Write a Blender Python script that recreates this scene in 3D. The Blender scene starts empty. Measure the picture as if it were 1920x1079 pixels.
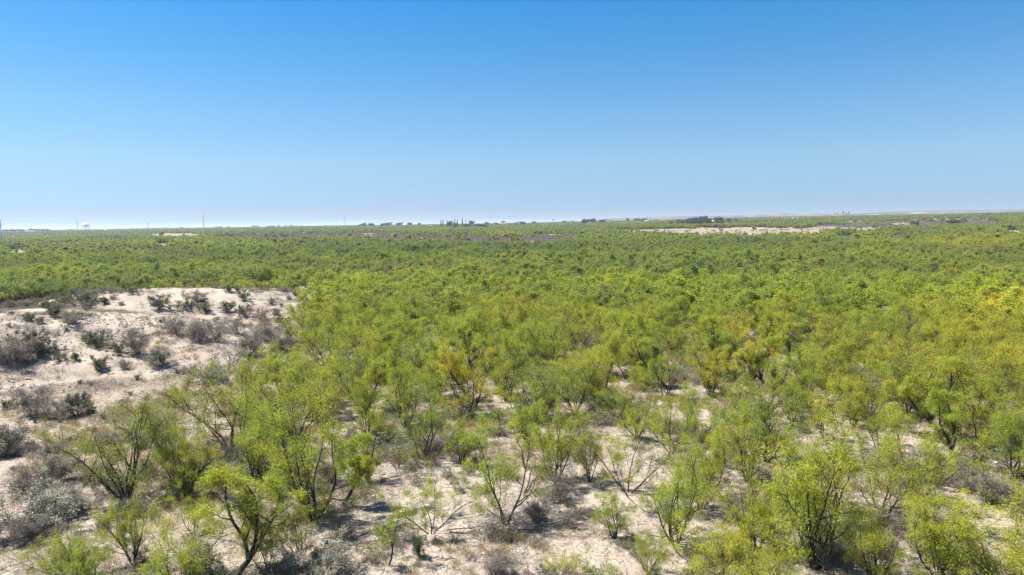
import bpy, math, random
import numpy as np
from mathutils import Matrix, Vector, Euler

# ------------------------------------------------------------------ camera, sky, sun, exposure
SC = bpy.context.scene
COL = SC.collection
W0, H0, FPX = 1920.0, 1079.0, 1297.0          # photograph's frame and focal length in its pixels
CAM_H, PITCH, ROLL = 12.0, math.radians(5.28), math.radians(-0.72)
cam_d = bpy.data.cameras.new('camera')
cam = bpy.data.objects.new('camera', cam_d)
COL.objects.link(cam)
CAM_M = Matrix.Translation((0, 0, CAM_H)) @ Matrix.Rotation(math.pi/2 - PITCH, 4, 'X') @ Matrix.Rotation(ROLL, 4, 'Z')
cam.matrix_world = CAM_M
cam_d.sensor_width = 36.0
cam_d.lens = 36.0*FPX/W0
cam_d.clip_start = 0.1
cam_d.clip_end = 60000
SC.camera = cam

SUN_EL, SUN_AZ = math.radians(58), math.radians(-78)    # azimuth measured from the view direction (+Y) towards +X
world = bpy.data.worlds.new('World')
SC.world = world
world.use_nodes = True
wn, wl = world.node_tree.nodes, world.node_tree.links
wn.clear()
wo = wn.new('ShaderNodeOutputWorld'); wb = wn.new('ShaderNodeBackground'); sky = wn.new('ShaderNodeTexSky')
sky.sky_type = 'NISHITA'
sky.sun_disc = False
sky.sun_elevation = SUN_EL
sky.sun_rotation = SUN_AZ
sky.air_density = 1.0
sky.dust_density = 0.35
sky.ozone_density = 2.6
# deepen the blue with height, as the camera's picture does
sg = wn.new('ShaderNodeTexCoord'); sx = wn.new('ShaderNodeSeparateXYZ'); sr = wn.new('ShaderNodeValToRGB'); sm = wn.new('ShaderNodeMix')
sm.data_type = 'RGBA'; sm.blend_type = 'MULTIPLY'; sm.inputs[0].default_value = 1.0
smr = wn.new('ShaderNodeMapRange'); smr.inputs['From Min'].default_value = 0.0; smr.inputs['From Max'].default_value = .32
SKYF = [(.075, (.31, .445, .73)), (.28, (.40, .535, .67)), (.48, (.355, .555, .69)), (.71, (.23, .545, .72)), (.92, (.12, .535, .79))]
while len(sr.color_ramp.elements) < len(SKYF): sr.color_ramp.elements.new(.5)
for k_, (p_, c_) in enumerate(SKYF):
    sr.color_ramp.elements[k_].position = p_; sr.color_ramp.elements[k_].color = (*c_, 1)
wl.new(sg.outputs['Generated'], sx.inputs[0]); wl.new(sx.outputs['Z'], smr.inputs['Value']); wl.new(smr.outputs[0], sr.inputs[0])
wb.inputs['Strength'].default_value = 0.0795
wl.new(sky.outputs[0], sm.inputs[6]); wl.new(sr.outputs[0], sm.inputs[7]); wl.new(sm.outputs[2], wb.inputs[0]); wl.new(wb.outputs[0], wo.inputs[0])

sun_d = bpy.data.lights.new('sun', 'SUN')
sun_d.energy = 4.7
sun_d.angle = math.radians(0.53)
sun_d.color = (1.0, 0.96, 0.89)
sun = bpy.data.objects.new('sun', sun_d)
COL.objects.link(sun)
sdir = Vector((math.sin(SUN_AZ)*math.cos(SUN_EL), math.cos(SUN_AZ)*math.cos(SUN_EL), math.sin(SUN_EL)))
sun.rotation_euler = sdir.to_track_quat('Z', 'Y').to_euler()
sun.location = sdir*200

SC.view_settings.view_transform = 'Standard'
SC.view_settings.look = 'None'
SC.view_settings.gamma = 1.0
SC.view_settings.use_curve_mapping = False
SC.view_settings.exposure = 1.34
SC.render.engine = 'CYCLES'
SC.cycles.max_bounces = 6
SC.cycles.diffuse_bounces = 4
SC.cycles.transmission_bounces = 3
SC.cycles.volume_bounces = 0
SC.cycles.use_denoising = True
SC.cycles.denoising_prefilter = 'NONE'

rnd = random.Random(11)
NR = np.random.default_rng(5)
PI = math.pi
CM3 = np.array(CAM_M.to_3x3())


# ------------------------------------------------------------------ noise and terrain
def vnoise(x, y, seed=0):
    x = np.asarray(x, float); y = np.asarray(y, float)
    ix = np.floor(x).astype(np.int64); iy = np.floor(y).astype(np.int64)
    fx = x-ix; fy = y-iy
    fx = fx*fx*(3-2*fx); fy = fy*fy*(3-2*fy)
    def h(a, b):
        n = (a*374761393 + b*668265263 + seed*974634777) & 0x7fffffff
        n = ((n ^ (n >> 13))*1274126177) & 0x7fffffff
        return ((n ^ (n >> 16)) & 0xffff)/65535.0
    return (h(ix, iy)*(1-fx)+h(ix+1, iy)*fx)*(1-fy)+(h(ix, iy+1)*(1-fx)+h(ix+1, iy+1)*fx)*fy


def fbm(x, y, seed=0, oct=4):
    s, a, t = 0, 1.0, 0
    for k in range(oct):
        s = s + a*vnoise(np.asarray(x)*2**k, np.asarray(y)*2**k, seed+k*7); t += a; a *= .5
    return s/t


def sstep(a, b, x):
    t = np.clip((np.asarray(x, float)-a)/(b-a), 0, 1)
    return t*t*(3-2*t)


FD = np.array([0, 150, 300, 600, 900, 1300, 2000, 3500, 9000, 30000.])
FP = np.array([-600, 0, 480, 960, 1440, 1920, 2600.])
FZ = np.array([
    [0, 0, -.5, -1.5, -2.5, -1.5, 2, 6, 4, 0],
    [0, 0, -.5, -1.5, -2.5, -1.5, 3, 8, 4, 0],
    [0, 0, 0, .8, 2, 4, 7, 9, 4, 0],
    [0, 0, 0, 1.5, 4, 5.5, 10, 12, 4, 0],
    [0, 0, .4, 2.2, 4.5, 11.5, 18, 20, 4, 0],
    [0, 0, 1, 3.5, 8, 14, 21, 24, 4, 0],
    [0, 0, 1, 3.5, 8, 14, 21, 24, 4, 0]])


def mounds(x, y):
    n = (fbm(x/9.0, y/9.0, 3, 3)-.5)
    r1 = np.sqrt(((x+53)/36.0)**2+((y-67)/25.0)**2)+n*.22
    m1 = 3.7*(1-sstep(.18, 1.0, r1))
    r2 = np.sqrt(((x+46)/36.0)**2+((y-97)/15.0)**2)+n*.25
    m2 = 3.3*(1-sstep(.15, 1.0, r2))
    m = np.maximum(m1, m2)+.25*np.minimum(m1, m2)
    gully = np.abs(vnoise(x/2.6, y/7.0, 9)-.5)*2
    return m + (m > .05)*np.minimum(m, 1.2)*(gully-.5)*.22


def terrain(x, y):
    x = np.asarray(x, float); y = np.asarray(y, float)
    D = np.sqrt(x*x+y*y)
    az = np.arctan2(x, y)
    px = 960+1297*np.tan(np.clip(az, -1.1, 1.1))
    px = np.clip(px, -600, 2600)
    z = np.zeros_like(D)
    lD = np.sqrt(D)
    cols = np.array([np.interp(lD, np.sqrt(FD), FZ[i]) for i in range(len(FP))])
    k = np.clip(np.searchsorted(FP, px)-1, 0, len(FP)-2)
    t = (px-FP[k])/(FP[k+1]-FP[k])
    idx = np.indices(D.shape)
    z = np.take_along_axis(cols, k[None], 0)[0]*(1-t)+np.take_along_axis(cols, (k+1)[None], 0)[0]*t
    z = z*sstep(-.3, .4, np.cos(az))
    und = (fbm(x/26.0, y/26.0, 21, 3)-.5)*.7 + (fbm(x/170.0, y/170.0, 33, 3)-.5)*5.0*sstep(150, 900, D)
    return z+und*sstep(4, 30, D)+mounds(x, y)


def tz(x, y):
    return float(terrain(np.array([x]), np.array([y]))[0])


def ray(px, py):
    d = CM3 @ np.array([(px-W0/2)/FPX, -(py-H0/2)/FPX, -1.0])
    return d/np.linalg.norm(d)


def at(px, py):
    """ground point seen at a place of the photograph"""
    d = ray(px, py)
    t = 15.0
    lo = t
    while t < 9000:
        if CAM_H+d[2]*t <= tz(d[0]*t, d[1]*t):
            break
        lo = t
        t *= 1.01
    hi = t
    for _ in range(14):
        m = (lo+hi)/2
        if CAM_H+d[2]*m <= tz(d[0]*m, d[1]*m): hi = m
        else: lo = m
    return Vector((d[0]*hi, d[1]*hi, tz(d[0]*hi, d[1]*hi)))


def far(px, D):
    """ground point D metres out in the direction of a column of the photograph's horizon"""
    d = ray(px, 425)
    s = D/math.hypot(d[0], d[1])
    return Vector((d[0]*s, d[1]*s, tz(d[0]*s, d[1]*s)))


CI = np.linalg.inv(CM3)


def proj(x, y, z):
    v = CI @ np.array([np.asarray(x, float), np.asarray(y, float), np.asarray(z, float)-CAM_H])
    w = np.maximum(-v[2], .01)
    return W0/2+FPX*v[0]/w, H0/2-FPX*v[1]/w


def height_to(p, ytop):
    lo, hi = .1, 80.
    for _ in range(26):
        m = (lo+hi)/2
        if float(proj(p.x, p.y, p.z+m)[1]) > ytop: lo = m
        else: hi = m
    return lo


# ------------------------------------------------------------------ materials
def mat(name):
    m = bpy.data.materials.new(name)
    m.use_nodes = True
    m.node_tree.nodes.clear()
    return m, m.node_tree.nodes, m.node_tree.links


def ramp(nodes, stops):
    r = nodes.new('ShaderNodeValToRGB')
    e = r.color_ramp.elements
    while len(e) < len(stops): e.new(.5)
    for k, (p, c) in enumerate(stops):
        e[k].position = p; e[k].color = (c[0], c[1], c[2], 1)
    return r


def math_n(nodes, links, op, a, b, clamp=False):
    n = nodes.new('ShaderNodeMath'); n.operation = op; n.use_clamp = clamp
    for s, v in ((0, a), (1, b)):
        if isinstance(v, (int, float)): n.inputs[s].default_value = v
        else: links.new(v, n.inputs[s])
    return n.outputs[0]


def leaf_material(name, stops, transl=.35, tint_amp=.62):
    m, n, l = mat(name)
    ta = n.new('ShaderNodeAttribute'); ta.attribute_name = 'tint'
    to = n.new('ShaderNodeAttribute'); to.attribute_type = 'INSTANCER'; to.attribute_name = 'tone'
    td = n.new('ShaderNodeAttribute'); td.attribute_type = 'INSTANCER'; td.attribute_name = 'dry'
    a = math_n(n, l, 'SUBTRACT', ta.outputs['Fac'], .5)
    a = math_n(n, l, 'MULTIPLY', a, tint_amp)
    a = math_n(n, l, 'ADD', a, to.outputs['Fac'], True)
    r = ramp(n, stops)
    l.new(a, r.inputs[0])
    mix = n.new('ShaderNodeMix'); mix.data_type = 'RGBA'
    l.new(td.outputs['Fac'], mix.inputs[0]); l.new(r.outputs[0], mix.inputs[6])
    mix.inputs[7].default_value = (.195, .19, .085, 1)
    d = n.new('ShaderNodeBsdfDiffuse'); t = n.new('ShaderNodeBsdfTranslucent'); g = n.new('ShaderNodeBsdfGlossy')
    g.inputs['Roughness'].default_value = .55
    g.inputs['Color'].default_value = (1, 1, 1, 1)
    ms = n.new('ShaderNodeMixShader'); ms.inputs[0].default_value = transl
    mg = n.new('ShaderNodeMixShader'); mg.inputs[0].default_value = .012
    o = n.new('ShaderNodeOutputMaterial')
    l.new(mix.outputs[2], d.inputs[0]); l.new(mix.outputs[2], t.inputs[0])
    l.new(d.outputs[0], ms.inputs[1]); l.new(t.outputs[0], ms.inputs[2])
    l.new(ms.outputs[0], mg.inputs[1]); l.new(g.outputs[0], mg.inputs[2]); l.new(mg.outputs[0], o.inputs[0])
    return m


def simple(name, c, rough=.8, c2=None, scale=3.0, bump=0.0, metal=0.0):
    m, n, l = mat(name)
    b = n.new('ShaderNodeBsdfPrincipled'); o = n.new('ShaderNodeOutputMaterial')
    b.inputs['Roughness'].default_value = rough
    b.inputs['Metallic'].default_value = metal
    b.inputs['Specular IOR Level'].default_value = .25
    tc = n.new('ShaderNodeTexCoord'); ns = n.new('ShaderNodeTexNoise')
    ns.inputs['Scale'].default_value = scale; ns.inputs['Detail'].default_value = 5
    l.new(tc.outputs['Object'], ns.inputs['Vector'])
    c2 = c2 or tuple(v*.75 for v in c)
    r = ramp(n, [(.35, c2), (.65, c)])
    l.new(ns.outputs[0], r.inputs[0]); l.new(r.outputs[0], b.inputs['Base Color'])
    if bump:
        bp = n.new('ShaderNodeBump'); bp.inputs['Strength'].default_value = bump; bp.inputs['Distance'].default_value = .02
        l.new(ns.outputs[0], bp.inputs['Height']); l.new(bp.outputs[0], b.inputs['Normal'])
    l.new(b.outputs[0], o.inputs[0])
    return m


M = {}
M['leaf'] = leaf_material('mesquite_leaf', [(0, (.095, .150, .050)), (.3, (.192, .268, .046)), (.6, (.345, .395, .038)), (.82, (.47, .45, .038)), (1, (.54, .42, .04))], .5)
M['evergreen'] = leaf_material('evergreen_leaf', [(0, (.050, .066, .036)), (.5, (.105, .13, .055)), (1, (.20, .235, .06))], .2)
M['silver'] = leaf_material('silver_leaf', [(0, (.175, .17, .125)), (.5, (.275, .268, .195)), (1, (.36, .35, .26))], .2)
M['twiggy'] = leaf_material('dry_twig', [(0, (.11, .085, .065)), (.5, (.22, .185, .15)), (1, (.34, .295, .245))], .1)
M['straw'] = leaf_material('dry_grass', [(0, (.20, .13, .065)), (.5, (.38, .28, .13)), (1, (.42, .38, .16))], .25)
M['bark'] = simple('mesquite_bark', (.075, .058, .045), .9, (.028, .021, .017), 9.0, .6)
M['grey_bark'] = simple('weathered_bark', (.27, .23, .20), .9, (.12, .10, .085), 9.0, .5)
M['steel'] = simple('galvanised_steel', (.55, .60, .63), .5, (.45, .5, .53), .4, 0, .0)
M['dark_steel'] = simple('grey_steel', (.16, .18, .21), .5)
M['cable'] = simple('cable_metal', (.10, .11, .12), .5)
M['white'] = simple('white_paint', (.80, .80, .78), .6, (.68, .68, .66), .6)
M['cream'] = simple('cream_wall', (.62, .55, .45), .8)
M['grey'] = simple('grey_wall', (.38, .38, .38), .8)
M['tile_red'] = simple('red_roof', (.36, .12, .08), .8)
M['tile_pink'] = simple('clay_roof', (.45, .24, .17), .8)
M['grey_roof'] = simple('grey_roof', (.26, .27, .29), .7)
M['white_roof'] = simple('pale_metal_roof', (.72, .74, .76), .45)
M['glass'] = simple('window_glass', (.05, .06, .08), .1)
M['blue'] = simple('blue_plastic', (.12, .25, .5), .5)
M['concrete'] = simple('concrete', (.42, .40, .37), .9)
M['rock'] = simple('caliche_rock', (.50, .44, .37), .95, (.33, .28, .23), 6.0, .5)


def ground_material():
    m, n, l = mat('sandy_ground')
    geo = n.new('ShaderNodeNewGeometry')
    def noise(scale, detail=4, rough=.55, vec=None):
        t = n.new('ShaderNodeTexNoise'); t.inputs['Scale'].default_value = scale
        t.inputs['Detail'].default_value = detail; t.inputs['Roughness'].default_value = rough
        l.new(vec or geo.outputs['Position'], t.inputs['Vector'])
        return t.outputs[0]
    def mixc(f, a, b):
        x = n.new('ShaderNodeMix'); x.data_type = 'RGBA'
        l.new(f, x.inputs[0])
        for s, v in ((6, a), (7, b)):
            if isinstance(v, tuple): x.inputs[s].default_value = (*v, 1)
            else: l.new(v, x.inputs[s])
        return x.outputs[2]
    def rmp(v, a, b):
        x = n.new('ShaderNodeMapRange'); x.interpolation_type = 'SMOOTHSTEP'
        x.inputs['From Min'].default_value = a; x.inputs['From Max'].default_value = b
        l.new(v, x.inputs['Value'])
        return x.outputs[0]
    base = ramp(n, [(.3, (.315, .255, .202)), (.5, (.38, .318, .258)), (.7, (.435, .375, .312))])
    l.new(noise(.35, 5), base.inputs[0])
    c = base.outputs[0]
    c = mixc(math_n(n, l, 'MULTIPLY', rmp(noise(9.0, 6, .7), .50, .66), .36), c, (.25, .195, .145))          # litter speckle
    c = mixc(math_n(n, l, 'MULTIPLY', rmp(noise(2.2, 6, .7), .52, .70), .42), c, (.24, .17, .125))          # litter patches
    c = mixc(math_n(n, l, 'MULTIPLY', rmp(noise(.09, 6, .7), .50, .72), .35), c, (.27, .22, .17))          # dull earth
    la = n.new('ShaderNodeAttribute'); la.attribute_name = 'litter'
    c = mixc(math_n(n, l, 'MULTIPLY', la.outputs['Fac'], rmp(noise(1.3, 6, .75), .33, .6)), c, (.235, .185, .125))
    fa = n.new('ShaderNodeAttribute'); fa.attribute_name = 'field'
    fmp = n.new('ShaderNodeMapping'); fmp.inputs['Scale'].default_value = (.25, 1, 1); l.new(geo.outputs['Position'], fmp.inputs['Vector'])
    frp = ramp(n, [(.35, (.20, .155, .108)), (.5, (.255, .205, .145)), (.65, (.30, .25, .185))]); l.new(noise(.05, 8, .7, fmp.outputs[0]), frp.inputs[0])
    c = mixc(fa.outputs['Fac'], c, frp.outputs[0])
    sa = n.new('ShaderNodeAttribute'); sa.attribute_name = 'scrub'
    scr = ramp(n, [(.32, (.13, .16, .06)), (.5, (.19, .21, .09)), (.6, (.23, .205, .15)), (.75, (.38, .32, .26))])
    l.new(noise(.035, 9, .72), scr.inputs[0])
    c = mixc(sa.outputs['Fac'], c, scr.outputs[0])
    vor = n.new('ShaderNodeTexVoronoi'); vor.inputs['Scale'].default_value = 7.0
    l.new(geo.outputs['Position'], vor.inputs['Vector'])
    st = math_n(n, l, 'LESS_THAN', vor.outputs['Distance'], .13)
    st2 = math_n(n, l, 'MULTIPLY', st, math_n(n, l, 'GREATER_THAN', noise(1.1, 2), .52))
    st2 = math_n(n, l, 'MULTIPLY', st2, math_n(n, l, 'SUBTRACT', 1.0, sa.outputs['Fac']))
    c = mixc(math_n(n, l, 'MULTIPLY', st2, .6), c, (.24, .19, .15))
    b = n.new('ShaderNodeBsdfDiffuse'); o = n.new('ShaderNodeOutputMaterial')
    hgt = math_n(n, l, 'ADD', noise(6.0, 7, .7), math_n(n, l, 'MULTIPLY', noise(1.6, 5, .6), 2.5))
    bp = n.new('ShaderNodeBump'); bp.inputs['Strength'].default_value = .9; bp.inputs['Distance'].default_value = .07
    l.new(hgt, bp.inputs['Height']); l.new(bp.outputs[0], b.inputs['Normal'])
    l.new(c, b.inputs[0]); l.new(b.outputs[0], o.inputs[0])
    return m


M['ground'] = ground_material()


# ------------------------------------------------------------------ mesh helpers
def mesh_np(name, V, F, mats, mi=None, smooth=False, attrs=None):
    """V (n,3), F list of arrays (k, 3 or 4)"""
    me = bpy.data.meshes.new(name)
    F = [f for f in F if len(f)]
    nl = sum(f.size for f in F); nf = sum(len(f) for f in F)
    me.vertices.add(len(V)); me.loops.add(nl); me.polygons.add(nf)
    me.vertices.foreach_set('co', np.asarray(V, np.float32).ravel())
    me.loops.foreach_set('vertex_index', np.concatenate([f.ravel() for f in F]).astype(np.int32))
    sizes = np.concatenate([np.full(len(f), f.shape[1]) for f in F])
    st = np.concatenate([[0], np.cumsum(sizes)[:-1]]).astype(np.int32)
    me.polygons.foreach_set('loop_start', st)
    if mi is not None: me.polygons.foreach_set('material_index', np.asarray(mi, np.int32))
    me.polygons.foreach_set('use_smooth', np.full(nf, smooth))
    for m in mats: me.materials.append(m)
    me.update(calc_edges=True)
    for an, (dom, vals) in (attrs or {}).items():
        a = me.attributes.new(an, 'FLOAT', dom)
        a.data.foreach_set('value', np.asarray(vals, np.float32))
    return me


class MB:
    """collects simple solids into one mesh"""
    def __init__(s): s.V = []; s.F = []
    def add(s, V, F):
        o = len(s.V); s.V += [tuple(v) for v in V]; s.F += [tuple(i+o for i in f) for f in F]; return s
    def box(s, x0, y0, z0, x1, y1, z1):
        V = [(x, y, z) for z in (z0, z1) for y in (y0, y1) for x in (x0, x1)]
        return s.add(V, [(0, 2, 3, 1), (4, 5, 7, 6), (0, 1, 5, 4), (2, 6, 7, 3), (0, 4, 6, 2), (1, 3, 7, 5)])
    def tube(s, pts, rad, k=6):
        P = [Vector(p) for p in pts]; n = len(P); V = []; F = []
        for i, p in enumerate(P):
            d = (P[min(i+1, n-1)]-P[max(i-1, 0)]).normalized()
            a = d.orthogonal().normalized(); b = d.cross(a)
            r = rad[i] if isinstance(rad, (list, tuple)) else rad
            for j in range(k):
                t = 2*PI*j/k; V.append(p+a*math.cos(t)*r+b*math.sin(t)*r)
        for i in range(n-1):
            for j in range(k):
                F.append((i*k+j, i*k+(j+1) % k, (i+1)*k+(j+1) % k, (i+1)*k+j))
        F.append(tuple(range(k-1, -1, -1))); F.append(tuple((n-1)*k+j for j in range(k)))
        return s.add(V, F)
    def lathe(s, prof, k=16):
        V = []; F = []
        for (r, z) in prof:
            for j in range(k):
                t = 2*PI*j/k; V.append((r*math.cos(t), r*math.sin(t), z))
        for i in range(len(prof)-1):
            for j in range(k):
                F.append((i*k+j, i*k+(j+1) % k, (i+1)*k+(j+1) % k, (i+1)*k+j))
        F.append(tuple(range(k-1, -1, -1))); F.append(tuple((len(prof)-1)*k+j for j in range(k)))
        return s.add(V, F)
    def gable(s, x0, y0, x1, y1, z0, zr, ov=.3):
        x0 -= ov; x1 += ov; y0 -= ov; y1 += ov; ym = (y0+y1)/2
        V = [(x0, y0, z0), (x1, y0, z0), (x1, y1, z0), (x0, y1, z0), (x0+.1, ym, zr), (x1-.1, ym, zr)]
        return s.add(V, [(0, 3, 2, 1), (0, 1, 5, 4), (2, 3, 4, 5), (0, 4, 3), (1, 2, 5)])
    def build(s, name, m, parent=None):
        me = bpy.data.meshes.new(name); me.from_pydata(s.V, [], s.F); me.materials.append(m)
        o = bpy.data.objects.new(name, me); COL.objects.link(o)
        if parent: o.parent = parent
        return o


def tag(o, label, cat, group=None, kind=None):
    if label: o['label'] = label
    if cat: o['category'] = cat
    if group: o['group'] = group
    if kind: o['kind'] = kind
    return o


def empty(name, loc, rz=0, s=1.0):
    o = bpy.data.objects.new(name, None); COL.objects.link(o)
    o.location = loc; o.rotation_euler = (0, 0, rz); o.scale = (s, s, s)
    return o


# ------------------------------------------------------------------ ground and hills
def build_ground():
    az = np.concatenate([np.linspace(-48, 48, 560), np.linspace(48, 312, 100)[1:-1]])*PI/180
    r = np.concatenate([np.linspace(3, 130, 190), np.geomspace(130, 30000, 130)[1:]])
    A, R = np.meshgrid(az, r)
    X = R*np.sin(A); Y = R*np.cos(A)
    Z = terrain(X, Y)
    na, nr = len(az), len(r)
    V = np.stack([X, Y, Z], -1).reshape(-1, 3)
    i, j = np.meshgrid(np.arange(nr-1), np.arange(na), indexing='ij')
    j2 = (j+1) % na
    F = np.stack([i*na+j, (i+1)*na+j, (i+1)*na+j2, i*na+j2], -1).reshape(-1, 4)[:, ::-1]
    V = np.vstack([V, [[0, 0, tz(0, 0)]]])
    jj = np.arange(na)
    F3 = np.stack([np.full(na, len(V)-1), jj, (jj+1) % na], -1)[:, ::-1]
    D = np.hypot(V[:, 0], V[:, 1])
    md = mounds(V[:, 0], V[:, 1])
    px, py = proj(V[:, 0], V[:, 1], V[:, 2])
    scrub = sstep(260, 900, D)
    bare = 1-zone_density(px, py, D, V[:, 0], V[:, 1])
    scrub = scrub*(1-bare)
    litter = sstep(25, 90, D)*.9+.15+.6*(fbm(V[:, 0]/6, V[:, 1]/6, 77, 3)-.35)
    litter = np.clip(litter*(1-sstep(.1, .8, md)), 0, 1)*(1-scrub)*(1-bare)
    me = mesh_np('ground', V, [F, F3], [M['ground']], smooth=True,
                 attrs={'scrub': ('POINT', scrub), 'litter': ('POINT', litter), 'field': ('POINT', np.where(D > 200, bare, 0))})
    o = bpy.data.objects.new('ground', me); COL.objects.link(o)
    tag(o, 'pale sandy ground of the brushland running out to the horizon', None, None, 'structure')
    return o


# zones of the brush: ellipses of tree bases in the photograph's columns and rows (cx, cy, rx, ry, kept share)
ZONES = [
    (1400, 438, 165, 13, 0.002), (1290, 437, 140, 8, 0.003), (1210, 436, 60, 5, .02), (1565, 433, 120, 7, .006),
    (335, 444, 62, 5.5, 0.003), (305, 463, 24, 7, 0), (34, 476, 20, 9, 0),
    (560, 447, 170, 9, .03), (480, 446, 80, 7, .02), (700, 445, 80, 9, .02), (800, 452, 100, 9, .04), (950, 456, 130, 12, .03),
    (1030, 447, 70, 8, .03), (1410, 455, 14, 6, 0), (860, 444, 80, 6, .04), (560, 462, 60, 6, .1), (100, 462, 60, 5, .1), (210, 452, 60, 5, .06),
    (1660, 425, 120, 8, .03), (1790, 419, 100, 8, .03), (1900, 440, 24, 9, 0), (1590, 452, 26, 9, .05), (1690, 450, 34, 8, .04),
    (570, 445, 8, 2, 0), (692, 440, 18, 2.5, 0), (788, 448, 12, 2, 0), (990, 455, 24, 2.5, 0), (1035, 441, 14, 2.2, 0), (1690, 421, 24, 2.2, 0),
    (330, 790, 170, 90, .7), (805, 650, 42, 17, .0), (590, 680, 30, 14, .2), (1120, 860, 80, 32, .55), (1180, 870, 60, 20, .4),
    (905, 1050, 170, 92, .0), (910, 1150, 250, 130, .0), (1050, 950, 90, 40, .05), (740, 970, 70, 50, .1), (1230, 895, 55, 42, .15),
    (1290, 762, 44, 30, .0), (900, 810, 75, 30, .2), (1530, 720, 75, 14, .25), (1000, 900, 60, 40, .1),
    (1560, 655, 40, 14, .2), (600, 905, 60, 20, .3), (1640, 600, 55, 16, .35), (1290, 555, 26, 10, .2),
    (1750, 930, 40, 22, .4), (1420, 905, 40, 24, .45), (850, 890, 70, 40, .2)]


def zone_density(px, py, D, x, y):
    d = np.ones_like(np.asarray(D, float))
    wob = np.where(np.asarray(D) > 250, (fbm(np.asarray(x)/30.0, np.asarray(y)/60.0, 56, 4)-.5)*1.0, (fbm(np.asarray(x)/7.0, np.asarray(y)/7.0, 55, 2)-.5)*.5)
    for cx, cy, rx, ry, k in ZONES:

        r = np.sqrt(((px-cx)/rx)**2+((py-cy)/ry)**2)+wob
        d = np.where((r < 1) & (np.asarray(y) > 5), np.minimum(d, k), d)
    return d


BND = np.array([(500, 590), (545, 605), (600, 585), (640, 556), (700, 500), (760, 405), (830, 292), (880, 222), (930, 180), (1000, 150), (1079, 62), (1200, -40), (3000, -1500)], float)


def mesq_ok(px, py, x, y):
    """share of mesquite allowed: none on the mound and on the open sand left of the thicket"""
    b = np.interp(py, BND[:, 0], BND[:, 1])
    left = (px < b) & (py > 500) & (np.hypot(x, y) < 118)
    return (~left) & (mounds(x, y) < .5)


build_ground()


def hills_material():
    m, n, l = mat('hill_scrub')
    geo = n.new('ShaderNodeNewGeometry')
    mp = n.new('ShaderNodeMapping'); mp.inputs['Scale'].default_value = (1, .55, 1)
    l.new(geo.outputs['Position'], mp.inputs['Vector'])
    t = n.new('ShaderNodeTexNoise'); t.inputs['Scale'].default_value = .006; t.inputs['Detail'].default_value = 10; t.inputs['Roughness'].default_value = .62
    l.new(mp.outputs[0], t.inputs['Vector'])
    r = ramp(n, [(.3, (.055, .065, .045)), (.47, (.10, .10, .075)), (.60, (.15, .13, .11)), (.68, (.24, .21, .17))])
    l.new(t.outputs[0], r.inputs[0])
    a = n.new('ShaderNodeAttribute'); a.attribute_name = 'pale'
    t2 = n.new('ShaderNodeTexNoise'); t2.inputs['Scale'].default_value = .02; t2.inputs['Detail'].default_value = 6
    l.new(geo.outputs['Position'], t2.inputs['Vector'])
    f = math_n(n, l, 'MULTIPLY', a.outputs['Fac'], math_n(n, l, 'MULTIPLY', t2.outputs[0], 1.9), True)
    x = n.new('ShaderNodeMix'); x.data_type = 'RGBA'
    l.new(f, x.inputs[0]); l.new(r.outputs[0], x.inputs[6]); x.inputs[7].default_value = (.27, .24, .19, 1)
    b = n.new('ShaderNodeBsdfDiffuse'); o = n.new('ShaderNodeOutputMaterial')
    l.new(x.outputs[2], b.inputs[0]); l.new(b.outputs[0], o.inputs[0])
    return m


def build_hills():
    pxs = np.linspace(1060, 2500, 300)
    crest_px = np.array([1060, 1150, 1230, 1280, 1330, 1400, 1440, 1480, 1520, 1560, 1600, 1650, 1700, 1760, 1800, 1860, 1920, 2100, 2500])
    crest_y = np.array([417, 409.5, 407, 405.5, 405, 404, 402, 400, 399.5, 401, 401, 398.5, 396.5, 394.8, 394.2, 394, 393, 392, 400])
    Ds = np.linspace(2600, 8000, 70)
    V = []; pale = []
    for p in pxs:
        cy = np.interp(p, crest_px, crest_y)
        d = ray(p, cy)
        slope = d[2]/math.hypot(d[0], d[1])
        ux, uy = d[0]/math.hypot(d[0], d[1]), d[1]/math.hypot(d[0], d[1])
        top = CAM_H+slope*5200
        for D in Ds:
            k = 1-abs(D-5200)/2600 if D < 5200 else 1-abs(D-5200)/2800
            k = float(sstep(0, 1, k))
            z = -6+(top+6)*k
            x, y = ux*D, uy*D
            z += (float(fbm(x/500, y/500, 91, 3))-.5)*26*k*(1-k)*2
            V.append((x, y, z))
            qx, qy = proj(x, y, z)
            q = 0
            for (cx, cyy, rx, ry) in ((1506, 401.3, 30, 1.1), (1450, 402.5, 16, .7), (1722, 399.4, 24, 1.3), (1760, 400.5, 18, .8), (1405, 405.5, 12, .8), (1640, 402.4, 12, .7), (1860, 397, 18, .6)):
                q = max(q, 1-((qx-cx)/rx)**2-((qy-cyy)/ry)**2)
            pale.append(min(max(q*2, 0), 1) if D < 5300 else 0)
    n, m = len(pxs), len(Ds)
    i, j = np.meshgrid(np.arange(n-1), np.arange(m-1), indexing='ij')
    F = np.stack([i*m+j, (i+1)*m+j, (i+1)*m+j+1, i*m+j+1], -1).reshape(-1, 4)
    me = mesh_np('hills', np.array(V), [F], [hills_material()], smooth=True, attrs={'pale': ('POINT', pale)})
    o = bpy.data.objects.new('hills', me); COL.objects.link(o)
    tag(o, 'low scrubby hills with pale cleared patches along the far right skyline', None, None, 'structure')


build_hills()

# ------------------------------------------------------------------ plant generator
def branch_path(p, d, L, nseg, jit, up, R):
    pts = [p.copy()]; d = d/np.linalg.norm(d)
    for i in range(nseg):
        d = d+np.array([R.gauss(0, jit), R.gauss(0, jit), R.gauss(0, jit)+up])
        d = d/np.linalg.norm(d)
        p = p+d*(L/nseg)
        pts.append(p)
    return pts, d


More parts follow.
